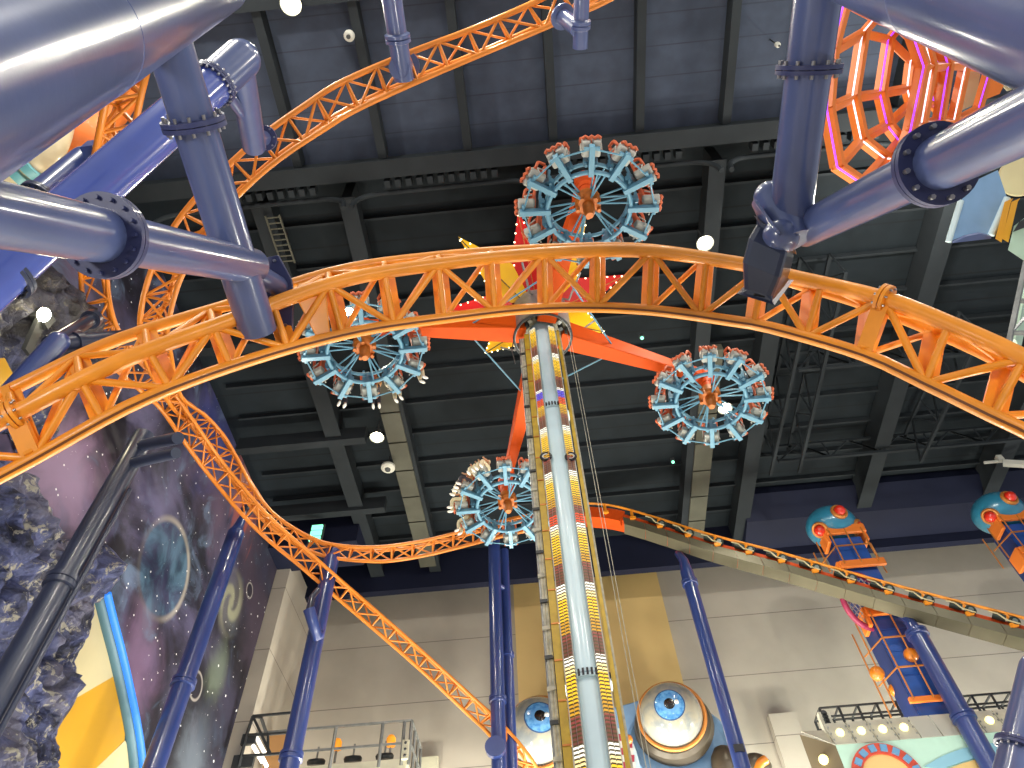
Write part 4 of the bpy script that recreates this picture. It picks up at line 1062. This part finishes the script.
MB().lathe(at(1021, 176, 23.8), -ray(1021, 176), [(0, .12), (.6, .1), (.66, 0), (.6, -.2), (0, -.2)], 36).build('disc', 'cream', t)
t = thing('green_box', 'pale green boxed wall section at the right edge under the cream disc', 'panel', at(1015, 245, 21.4))
MB().prism([at(x, y, 21.4) for x, y in ((1008, 250), (1014, 226), (1060, 190), (1060, 285))], ray(1020, 240)*1.0).build('box', 'pale_green', t)
MB().prism([at(x, y, 21.3) for x, y in ((1013, 232), (1019, 222), (1060, 196), (1060, 214))], ray(1020, 240)*.1).build('grille', 'steel_dark', t)
t = thing('steel_mast', 'pale steel framed mast at the right edge above the orange track', 'mast', at(1018, 330, 20))
a0, a1 = at(1007, 352, 19.6), at(1026, 262, 21); b0, b1 = at(1030, 352, 19.6), at(1048, 262, 21)
for p, q in ((a0, a1), (b0, b1)): MB().bar(p, q, .12, .12).build('upright', 'steel', t)
for f in (0, .2, .55, .9): MB().bar(a0.lerp(a1, f), b0.lerp(b1, f), .1, .1).build('crossbar', 'steel', t)
for p in (a0, b0): MB().bar((p.x, p.y, 0), (p.x, p.y, p.z+.02), .12, .12).build('leg', 'steel', t)
MB().bar(a0.lerp(a1, .2), b0.lerp(b1, .55), .06, .06).build('diagonal', 'steel', t)
MB().bar(at(1016, 345, 20.6), at(1034, 262, 21.9), .5, .1).build('back_panel', 'pale_green', t)
MB().ball(a0+V((-.1, 0, .2)), .14, seg=10, rings=6).build('clamp', 'fixture', t)

# ================================================================ foot of the back wall
def eye(name, label, c, R, look, housing):
    t = thing(name, label, 'eye', c)
    MB().ball(c, R, seg=48, rings=32).build('eyeball', eye_material('painted_eye', c, look, R), t)
    hx = nrm(V((.16, .92, -.02)))
    MB().lathe(c, hx, [(R*.95, .4), (R*1.08, .36), (R*1.2, .55), (R*1.28, .95), (R*1.2, 1.3), (R*.8, 1.7), (.1, 1.9)], 48).build('housing', 'eye_shell', t)
    ax = nrm(V((-.12, -1, -.08))); MB().ring(c+ax*R*.12-V((-.02, 0, R*.04)), ax, R*1.04, R*.065, 48, 10).build('rim', 'brass', t)
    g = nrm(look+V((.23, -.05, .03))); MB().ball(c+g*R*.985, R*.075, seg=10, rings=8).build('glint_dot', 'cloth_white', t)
    return t
cR = atY(671, 716, 35.2); cL = atY(539, 732, 35.2)
lkR = nrm((CAM-cR).normalized()+V((.03, 0, .36))); lkL = nrm((CAM-cL).normalized()+V((.06, 0, .45)))
eye('eye_dome', 'large painted eyeball right of the lit tower foot, in a brown metal socket', cR, 1.55, lkR, 1)
eye('eye_dome', 'large painted eyeball left of the lit tower foot, beside the blue twin column', cL, 1.62, lkL, 1)
t = thing('eye_mount', 'sky blue rounded body carrying the two large eyeballs behind the lit tower', 'body', atY(620, 770, 37))
for c, rr in ((cR+V((.35, 1.4, -.8)), 2.55), (cL+V((-.1, 1.3, -.6)), 2.15)):
    MB().lathe(c, V((.0, -1, .25)), [(0, -.8), (rr*.7, -.75), (rr, -.2), (rr*1.02, .1), (rr*.96, .22), (rr*.85, .1), (0, -.1)], 48).build('socket_disc', 'sky_blue', t)
m = MB(); pts = [atY(x, y, 37.0) for x, y in ((500, 790), (508, 735), (520, 712), (560, 716), (618, 706), (645, 698), (690, 700), (715, 735), (728, 790))]
m.prism(pts, (0, 1.5, 0)); m.build('body_shell', 'sky_blue', t, .1)
# striped fin with a small lamp
def z7(x, y): return 520+x/4.57, 600+y/4.57
t = thing('rocket_fin', 'grey blue curved fin with red and white chequers right of the tower foot', 'fin', atY(632, 745, 31))
fo = [(440, 585), (462, 585), (490, 610), (512, 640), (532, 690), (545, 740), (552, 790), (440, 790)]
MB().prism([atY(*z7(x, y), 31.2) for x, y in fo], (0, .5, 0)).build('fin_body', 'pale_trim', t, .03)
cols = [(466, 500), (500, 524)]
for r in range(6):
    for k in range(2):
        x0, x1 = (462, 492) if k == 0 else (492, 522); y0 = 612+r*32; sh = r*5-14
        if r == 0 and k == 1: continue
        MB().prism([atY(*z7(x+sh, y), 31.15) for x, y in ((x0, y0), (x0, y0+31), (x1, y0+31), (x1, y0))], (0, .1, 0)).build('chequer_tile', 'red_tile' if (r+k) % 2 == 0 else 'cloth_white', t)
p = atY(*z7(500, 785), 31.45); MB().cyl((p.x, p.y, 0), p, .35, 20).build('pedestal', 'pale_trim', t)
MB().ball(atY(*z7(494, 637), 30.9), .2, seg=14, rings=8).build('lamp_ball', 'amber', t)
# little cup with an orange horn and dark rock at the foot right of the eye
t = thing('horn_cup', 'grey round cup with orange curved horn low on the wall, right of navy column', 'decoration', atY(755, 762, 34))
MB().ball(atY(755, 768, 34), (.75, .7, .6), seg=24, rings=12).build('cup', 'eye_shell', t)
p = atY(755, 770, 34); MB().cyl((p.x, p.y, 0), p, .3, 16).build('pedestal', 'eye_shell', t)
MB().tube(crom([atY(757, 772, 33.5), atY(760, 764, 33.4), atY(766, 759.5, 33.4)], 5), .2, 12).build('horn', 'amber', t)
t = MB().ball(atY(728, 770, 36), (.8, .6, 1.2), seg=9, rings=6).build('foot_rock', 'eye_shell'); tag(t, 'dark brown rock lump at the bottom edge left of the navy column foot', 'rock')

# railed platform at left

def zp(x, y): return 220+x/4.267, 640+y/4.267
t = thing('railed_platform', 'cream machinery platform with steel railing at the foot of the left pier', 'platform', atY(355, 760, 34.5))
YF, YB = 34.4, 37.2
def pf(x, y, Y=YF): return atY(*zp(x, y), Y)
zt = pf(780, 506).z; zr = pf(780, 346).z; zm = pf(780, 440).z
xl, xr = pf(345, 535).x, pf(795, 506).x
MB().box(((xl+xr)/2, (YF+YB)/2, zt-1.2), xr-xl, YB-YF, 2.4).build('deck', 'platform', t)
for x in (pf(475, 500).x, pf(680, 500).x, pf(775, 500).x, xr+.12):
    MB().bar((x, YF, zt-.3), (x, YF, zr), .12, .12).build('railing_post', 'steel', t)
for x in (xr+.12,): 
    for yy in (YF+.95, YF+1.9, YB): MB().bar((x, yy, zt-.3), (x, yy, zr), .1, .1).build('railing_post', 'steel', t)
xl2 = pf(140, 325).x
for z_, w_ in ((zr, .1), (zm, .09)):
    MB().bar((xl2, YF, z_), (xr+.12, YF, z_), w_, w_).build('railing_bar', 'steel', t); MB().bar((xr+.12, YF, z_), (xr+.12, YB, z_), w_, w_).build('railing_bar', 'steel', t)
MB().box((xr-.05, YF-.1, zt+.35), .32, .2, .9).build('bracket_plate', 'platform', t)
for k in range(3): MB().ball((xr-.05, YF-.2, zt+.05+.3*k), .07, seg=10, rings=6).build('bracket_eye', 'steel_dark', t)
for x, y, s in ((500, 445, 0), (730, 430, 0)):
    c = pf(x, y, YF+.8); b = thing('beacon_lamp', 'orange beacon on the cream platform, '+('left of the middle railing post' if x < 600 else 'near its right hand corner'), 'lamp', c)
    MB().lathe(c, UP, [(0, -.25), (.23, -.25), (.23, .1), (.15, .24), (0, .27)], 20).build('lens', 'orange_lamp', b); MB().cyl(c-UP*.9, c-UP*.35, .06, 8).build('stem', 'steel', b)
for i_, x in enumerate((410, 565, 700)):
    c = pf(x, 520, YF+.7); c.z = zt+.55
    b = thing('dark_drum', ('leftmost', 'middle', 'rightmost')[i_]+' of the three dark round drums on the cream platform', 'drum', c)
    MB().lathe(c, V((0, -.4, 1)), [(0, -.15), (.42, -.15), (.45, 0), (.38, .1), (.1, .14), (0, .14)], 24).build('drum_body', 'steel_dark', b); MB().cyl(c, c+UP*.7, .05, 8).build('drum_post', 'steel', b)
t2 = thing('scaffold', 'dark steel scaffold with fluorescent tubes beside the foot of the grey pier', 'frame', pf(150, 480))
YS = 33.1
fr = [pf(140, 325, YS), pf(110, 420, YS), pf(80, 540, YS), pf(175, 330, YS), pf(218, 490, YS), pf(200, 405, 34.4)]
for p, q in ((0, 1), (1, 2), (0, 3), (0, 4), (3, 5)): MB().bar(fr[p], fr[q], .12, .12).build('frame_bar', 'steel_dark', t2)
for a, b in (((110, 408), (300, 395)), ((95, 495), (330, 480)), ((140, 325), (330, 308))): MB().bar(pf(*a, YS), pf(*b, YS), .1, .1).build('frame_bar', 'steel_dark', t2)
MB().bar(pf(205, 405, YS), pf(205, 480, YS), .1, .1).build('frame_bar', 'steel_dark', t2)
for a, b in (((155, 415), (190, 480)), ((140, 450), (180, 520)), ((180, 500), (200, 540))): MB().cyl(pf(*a, YS+.15), pf(*b, YS+.15), .09, 10).build('fluorescent_tube', 'fluor', t2)
for x0, y0, w_, h_ in ((125, 425, .7, .5), (100, 520, 1.0, .6)): MB().box(pf(x0, y0, YS+.12), w_, .2, h_).build('cabinet', 'steel_dark', t2)
MB().box(pf(240, 500, YF+1.2), 1.0, .5, 2.0).build('timber_box', 'cloth_tan', t2)

# ================================================================ facade at lower right
def zf(x, y): return 784+x/4.267, 588+y/4.267
t = thing('fairground_facade', 'mint green ride facade with lit bulbs and a red arch at lower right', 'facade', atY(930, 740, 33))
YQ = 30.7
def pq(x, y, Y=YQ): return atY(*zf(x, y), Y)
zc0 = pq(590, 545, YQ+.35).z; zc1 = pq(590, 638).z
X0, X1 = pq(222, 672).x, pq(1300, 560).x
xa, n = X0, 10; wd = (pq(590, 638).x-pq(222, 672).x)/4
for k in range(9):
    a, b = X0+wd*k, X0+wd*(k+1)-.05
    MB().loft([(a, YQ, zc1), (a, YQ+.35, zc0), (a, YQ+.45, zc0), (a, YQ+.1, zc1)], [(b, YQ, zc1), (b, YQ+.35, zc0), (b, YQ+.45, zc0), (b, YQ+.1, zc1)]).build('cornice_panel', 'facade_grey' if k not in (4, 5) else 'fixture', t)
    if k not in (4, 5):
        c = V(((a+b)/2, YQ+.17, (zc0+zc1)/2)); MB().ball(c+V((0, -.04, 0)), .17, seg=14, rings=8).build('bulb', 'yellow_bulb', t)
        for sx in (-.42, .42):
            for q in range(3): MB().box(c+V((sx*wd, -.1+.08*q, -.3+.3*q)), .05, .06, .07).build('rivet_strip', 'steel', t)
MB().box(((X0+X1)/2, YQ+.25, zc1-3.5), X1-X0, .4, 7.0).build('front_wall', 'facade_mint', t)
MB().loft([(X0, YQ+.05, zc1), (X0-1.0, YQ+.9, zc0-.1), (X0-1.0, YQ+.9, zc0-8), (X0, YQ+.05, zc1-8)], [(X0, YQ+.4, zc1), (X0-.9, YQ+1.2, zc0-.1), (X0-.9, YQ+1.2, zc0-8), (X0, YQ+.4, zc1-8)]).build('return_wall', 'facade_brown', t)
MB().prism([(X0-.02, YQ, zc1), (X0-.9, YQ+.85, zc0), (X0+.05, YQ+.9, zc0)], (0, .06, 0)).build('corner_plate', 'facade_grey', t)
for k in range(4): MB().ball((X0-.55, YQ+.45, zc1-.35-1.05*k), .2, seg=12, rings=8).build('bulb', 'yellow_bulb', t)
ac = pq(452, 815); ac.y = YQ-.05
def arc(R0, R1, a0, a1, n, c, th, name, m, par):
    mb = MB(); P_ = []
    for i in range(n+1):
        a = math.radians(a0+(a1-a0)*i/n); P_.append((V((c.x+R0*math.cos(a), c.y, c.z+R0*math.sin(a))), V((c.x+R1*math.cos(a), c.y, c.z+R1*math.sin(a)))))
    for i in range(n):
        q = [P_[i][0], P_[i+1][0], P_[i+1][1], P_[i][1]]; mb.prism(q, (0, th, 0))
    return mb.build(name, m, par)
Ro = pq(610, 815).x-ac.x
arch = arc(Ro*.7, Ro, 0, 180, 36, ac, .25, 'red_arch', 'arch_red', t)
arc(0.05, Ro*.7, 0, 180, 24, ac+V((0, .08, 0)), .12, 'arch_infill', 'facade_sand', t)
for k in range(8):
    a = math.radians(12+22*k); d = V((math.cos(a), 0, math.sin(a))); c = ac+d*Ro*.85+V((0, -.03, 0)); MB().box(c, .26, .12, .26, (d, V((0, 1, 0)), d.cross(V((0, 1, 0))))).build('arch_square', 'arch_square', arch)
bw = pq(960, 930); bw.y = YQ
wv = []
up_ = crom([pq(600, 760), pq(680, 715), pq(780, 680), pq(900, 660), pq(1100, 640)], 6); lo_ = crom([pq(680, 770), pq(750, 745), pq(830, 722), pq(920, 705), pq(1100, 690)], 6)
m = MB()
for i in range(len(up_)-1): m.loft([up_[i], lo_[i], lo_[i]+V((0, .2, 0)), up_[i]+V((0, .2, 0))], [up_[i+1], lo_[i+1], lo_[i+1]+V((0, .2, 0)), up_[i+1]+V((0, .2, 0))])
m.build('wave_band', 'wave_blue', t)
MB().prism([pq(690, 775), pq(755, 750), pq(835, 727), pq(920, 710), pq(1100, 696), pq(1100, 830), pq(690, 830)], (0, .15, 0)).build('sand_field', 'facade_sand', t)
# lattice catwalk above the facade and a perforated mast at its left corner
t = thing('lattice_catwalk', 'dark steel lattice catwalk running along the top of the mint facade', 'catwalk', pq(560, 510, 33.5))
ya, yb = 33.2, 34.4; x0, x1 = pq(158, 530, ya).x, pq(1300, 430, ya).x; zb, ztp = pq(400, 572, ya).z, pq(400, 520, ya).z+.3
for y_ in (ya, yb):
    for z_ in (zb, (zb+ztp)/2, ztp): MB().bar((x0, y_, z_), (x1, y_, z_), .08, .08).build('long_bar', 'steel_dark', t)
nb = 14
for k in range(nb+1):
    x = x0+(x1-x0)*k/nb
    MB().bar((x, ya, zb), (x, ya, ztp), .09, .09).bar((x, yb, zb), (x, yb, ztp), .09, .09).bar((x, ya, zb), (x, yb, zb), .08, .08).bar((x, ya, ztp), (x, yb, ztp), .07, .07).build('cross_frame', 'steel_dark', t)
t = thing('perforated_mast', 'pale perforated corner mast at the left end of the mint facade', 'mast', pq(140, 650, 31.9))
p0, p1 = pq(110, 790, 31.9), pq(165, 535, 31.9); p0.x = p1.x
MB().bar(p0, p1, .5, .3, (0, 1, 0)).build('upright', 'facade_grey', t)
for k in range(16):
    c = p0.lerp(p1, (k+.5)/16); MB().cyl(c+V((0, -.19, 0)), c+V((0, -.14, 0)), .13, 12).build('hole_plate', 'steel_dark', t)

# ---- blue caged towers with a domed cap
BX, BY = 16.1, 32.0
def bz(py, X=BX, Y=BY): 
    lo, hi = 5, 40
    for _ in range(40):
        m_ = (lo+hi)/2
        if proj((X, Y, m_))[1] > py: lo = m_
        else: hi = m_
    return lo
def caged_tower(label):
    t = thing('caged_tower', label, 'tower', (BX, BY, 0))
    w, d = 1.6, 1.35; yF = BY-d/2
    zt_ = bz(546); zb_ = bz(721)
    MB().box((BX, BY, zt_/2), w, d, zt_).build('shaft', 'tower_blue', t)
    for k in range(int((zt_-1.2)/1.15)): MB().box((BX, yF-.012, 1.0+k*1.15), w*.92, .03, 1.06).build('front_panel', 'tower_blue', t)
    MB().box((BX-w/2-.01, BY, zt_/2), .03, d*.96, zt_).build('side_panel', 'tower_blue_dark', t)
    def collar(z, h, ext, deep):
        m = MB(); m.box((BX+.05, yF-.28, z), w+ext, .2, h); m.box((BX-w/2-ext/2+.05, BY-.42, z-.2), .2, d*.75, h+.5)
        if deep: m.box((BX+w/2+ext/2-.05, BY-.42, z-.2), .2, d*.75, h+.5)
        return m.build('collar', 'cage_orange', t, .04)
    zc = [bz(540)-.1, bz(575), bz(620)-.1, bz(710)]
    collar(zc[0], .55, .5, True); collar(zc[1], .42, .7, False); collar(zc[2], .5, .5, True); MB().box((BX+.05, yF-.28, zc[3]), w+.6, .2, .25).build('collar', 'cage_orange', t, .04)
    for za, zb2 in ((zc[0], zc[1]), (zc[2], zc[3])):
        for xx in (-.86, 0, .86): MB().bar((BX+xx, yF-.38, za), (BX+xx, yF-.38, zb2), .06, .06).build('cage_rod', 'brass', t)
        for yy in (yF+.2, BY+.4): MB().bar((BX-1.5, yy, za-.3), (BX-1.5, yy, zb2), .06, .06).build('cage_rod', 'brass', t)
        MB().bar((BX+1.5, BY, za-.3), (BX+1.5, BY, zb2), .06, .06).build('cage_rod', 'brass', t)
        n = max(2, round((za-zb2)/1.55))
        for k in range(1, n):
            z = za+(zb2-za)*k/n
            MB().bar((BX-.9, yF-.38, z), (BX+.9, yF-.38, z), .07, .06).bar((BX-.9, yF-.38, z), (BX-1.5, BY+.2, z-.15), .05, .05).bar((BX+.9, yF-.38, z), (BX+1.5, BY, z), .05, .05).build('cage_hoop', 'brass', t)
    cz = bz(531)+.1; c = V((BX-.2, BY-.25, cz))
    cap = MB().ball(c, (1.36, 1.25, 1.1), seg=40, rings=24); cap.build('domed_cap', 'cap_blue', t)
    for dv in ((.15, -1, -.02), (-.95, -.55, -.62), (.98, -.35, -.45)):
        dv = V(dv); k = 1/math.sqrt((dv.x/1.36)**2+(dv.y/1.25)**2+(dv.z/1.1)**2); s = c+dv*k; nn = nrm(V((dv.x*k/1.36**2, dv.y*k/1.25**2, dv.z*k/1.1**2)))
        b = MB().lathe(s-nn*.1, nn, [(.44, 0), (.46, .1), (.41, .18), (.32, .18), (.3, .1)], 28).build('button_rim', 'brass', t)
        MB().ball(s+nn*.07, .3, seg=20, rings=12).build('red_button', 'red_button', b)
    return t
t1 = caged_tower('blue caged tower with a domed cap and red buttons, crossing behind the launch track')
t2 = copy_tree(t1); t2.location.x += 9.15; t2.location.y += .1; t2['label'] = 'blue caged tower with a domed cap and red buttons, cut off by the right edge'
# ball ornaments beside the cage
for (px, py, lab) in ((877, 673.5, 'left hand'), (911, 655, 'right hand'), (896, 690, 'lowest, half hidden')):
    c = atY(px, py, 31.2 if py != 690 else 32.6); b = thing('ornament_ball', lab+' of the three orange balls on the blue caged tower', 'ball', c)
    MB().ball(c, .32, seg=24, rings=14).build('ball', 'amber', b); MB().cyl(c+V((0, .3, 0)), c+V((.2 if px < 900 else -.2, .8, .1)), .05, 8).build('stem', 'brass', b)
c = atY(864, 601, 31.1); t = thing('magenta_hoop', 'magenta hoop with a net, behind the grey panelled launch track', 'hoop', c)
ax = nrm(V((.5, -1, -.35))); MB().ring(c, ax, 1.32, .14, 48, 12).build('hoop_ring', 'magenta', t)
u = ax.orthogonal().normalized(); v = ax.cross(u); net = MB()
for k in range(-5, 6):
    s = k*.23; h_ = math.sqrt(max(0, 1.25**2-s*s)); net.tube([c+u*s-v*h_, c+u*s+v*h_], .022, 5); net.tube([c+v*s-u*h_, c+v*s+u*h_], .022, 5)
net.build('net', 'net', t)
# ================================================================ lamps and camera
def flood(px, py, Z, label, power, r=.28, pos=None, aim=(0, 0, -1)):
    p = pos or atZ(px, py, Z); t = thing('floodlight', label, 'lamp', p)
    MB().lathe(p, (0, 0, -1), [(0, -.55), (.16, -.5), (.2, -.2), (r*1.35, .05), (r*1.3, .05), (r*.9, -.1)], 28).build('reflector', 'lamp_house', t)
    MB().ball(p, (r, r, r*.75), seg=20, rings=12).build('bulb', 'lamp', t)
    MB().bar(p+UP*.5, p+UP*1.3, .06, .06).build('hanger', 'lamp_house', t)
    l = bpy.data.lights.new('lamp_light', 'SPOT'); l.energy = power; l.color = (1, .93, .78); l.spot_size = math.radians(165); l.spot_blend = .6; l.shadow_soft_size = .35
    o = bpy.data.objects.new('lamp_light', l); col.objects.link(o); o.parent = t; o.location = (0, 0, -.4)
for a in ((291, 4, 29.6, 'bright floodlight under the roof at the top, left of the nearer hanging grey post'), (350, 314, 29.6, 'bright floodlight glowing through the orange arch above the left gondola wheel'),
          (705, 243, 29.6, 'bright floodlight just above the orange arch, left of the dark clamp'), (377, 437, 29.8, 'bright floodlight hanging in the dark roof below the left gondola wheel'), (725, 408, 29.6, 'bright floodlight glowing at the right hand gondola wheel')):
    flood(*a, LAMP)
p = atX(43, 317, -14.2)
t = thing('floodlight', 'yellowish floodlight on the rock relief of the left wall', 'lamp', p)
MB().box(p+V((-.12, .1, .1)), .35, .5, .5).build('housing', 'lamp_house', t); MB().ball(p+V((.1, -.1, -.05)), (.16, .2, .24), seg=16, rings=10).build('bulb', 'lamp', t)
MB().bar(p+V((-.1, .1, -.1)), p+V((-.2, .5, -1.1)), .12, .4).build('yoke', 'lamp_house', t)
l = bpy.data.lights.new('lamp_light', 'POINT'); l.energy = 90; l.color = (1, .85, .55); l.shadow_soft_size = .3; o = bpy.data.objects.new('lamp_light', l); col.objects.link(o); o.parent = t; o.location = (.6, -.3, -.2)
# out of frame: ceiling floods overhead and behind; low and wall-wash points added as fill
def light(kind, loc, power, colr, size=1., tgt=None, name='unseen_light', spot=None):
    l = bpy.data.lights.new(name, kind); l.energy = power; l.color = colr
    if kind == 'AREA': l.shape = 'DISK'; l.size = size
    else: l.shadow_soft_size = size
    o = bpy.data.objects.new(name, l); col.objects.link(o); o.location = loc
    if tgt: o.rotation_euler = (V(tgt)-V(loc)).to_track_quat('-Z', 'Y').to_euler()
    return o
WARM = (1, .95, .84)
for loc in ((-8, -6, 27), (2, -7, 27), (10, -6, 27), (18, 2, 27), (17, 13, 28), (-10, -1, 26)): light('POINT', loc, HALL, WARM, .35)
for loc in ((1.6, 1.6, 26), (-.6, 3.0, 26.5), (5.5, 2.2, 26)): o = light('SPOT', loc, OVER, (1, .93, .74), .3); o.data.spot_size = math.radians(150); o.data.spot_blend = .5
for loc, pw in (((-7, -3, 4.5), 1.0), ((6, -4, 4.5), 1.0), ((10, 8, 4), .9), ((-9, 9, 4), .7), ((1, 25, 5), 2.6), ((14, 24, 5), 2.4), ((-9, 27, 5), 1.5), ((-8.5, 18, 6), .9)): light('POINT', loc, LOW*pw, (1, .96, .86), .6)  # unseen low fill, added to brighten undersides, mural and back wall
for x in (-9, -2, 5, 12, 19, 27): light('POINT', (x, 34.2, 7.5), WASH, (1, .97, .84), .8)  # unseen row of points added to lift the back wall from below
w = bpy.data.worlds.new('hall_air'); bpy.context.scene.world = w; w.use_nodes = True
bg = w.node_tree.nodes['Background']; bg.inputs[0].default_value = (.85, .9, 1, 1); bg.inputs[1].default_value = WORLD
cam = bpy.data.cameras.new('camera'); co = bpy.data.objects.new('camera', cam); col.objects.link(co)
cam.sensor_fit = 'HORIZONTAL'; cam.sensor_width = 36; cam.lens = FPX/1024*36; cam.clip_end = 300; cam.clip_start = .05
co.matrix_world = Matrix.Translation(CAM) @ ROT.to_4x4()
sc = bpy.context.scene; sc.camera = co
sc.view_settings.view_transform = 'Standard'; sc.view_settings.look = 'None'; sc.view_settings.gamma = 1; sc.view_settings.use_curve_mapping = False
sc.view_settings.exposure = 0.15
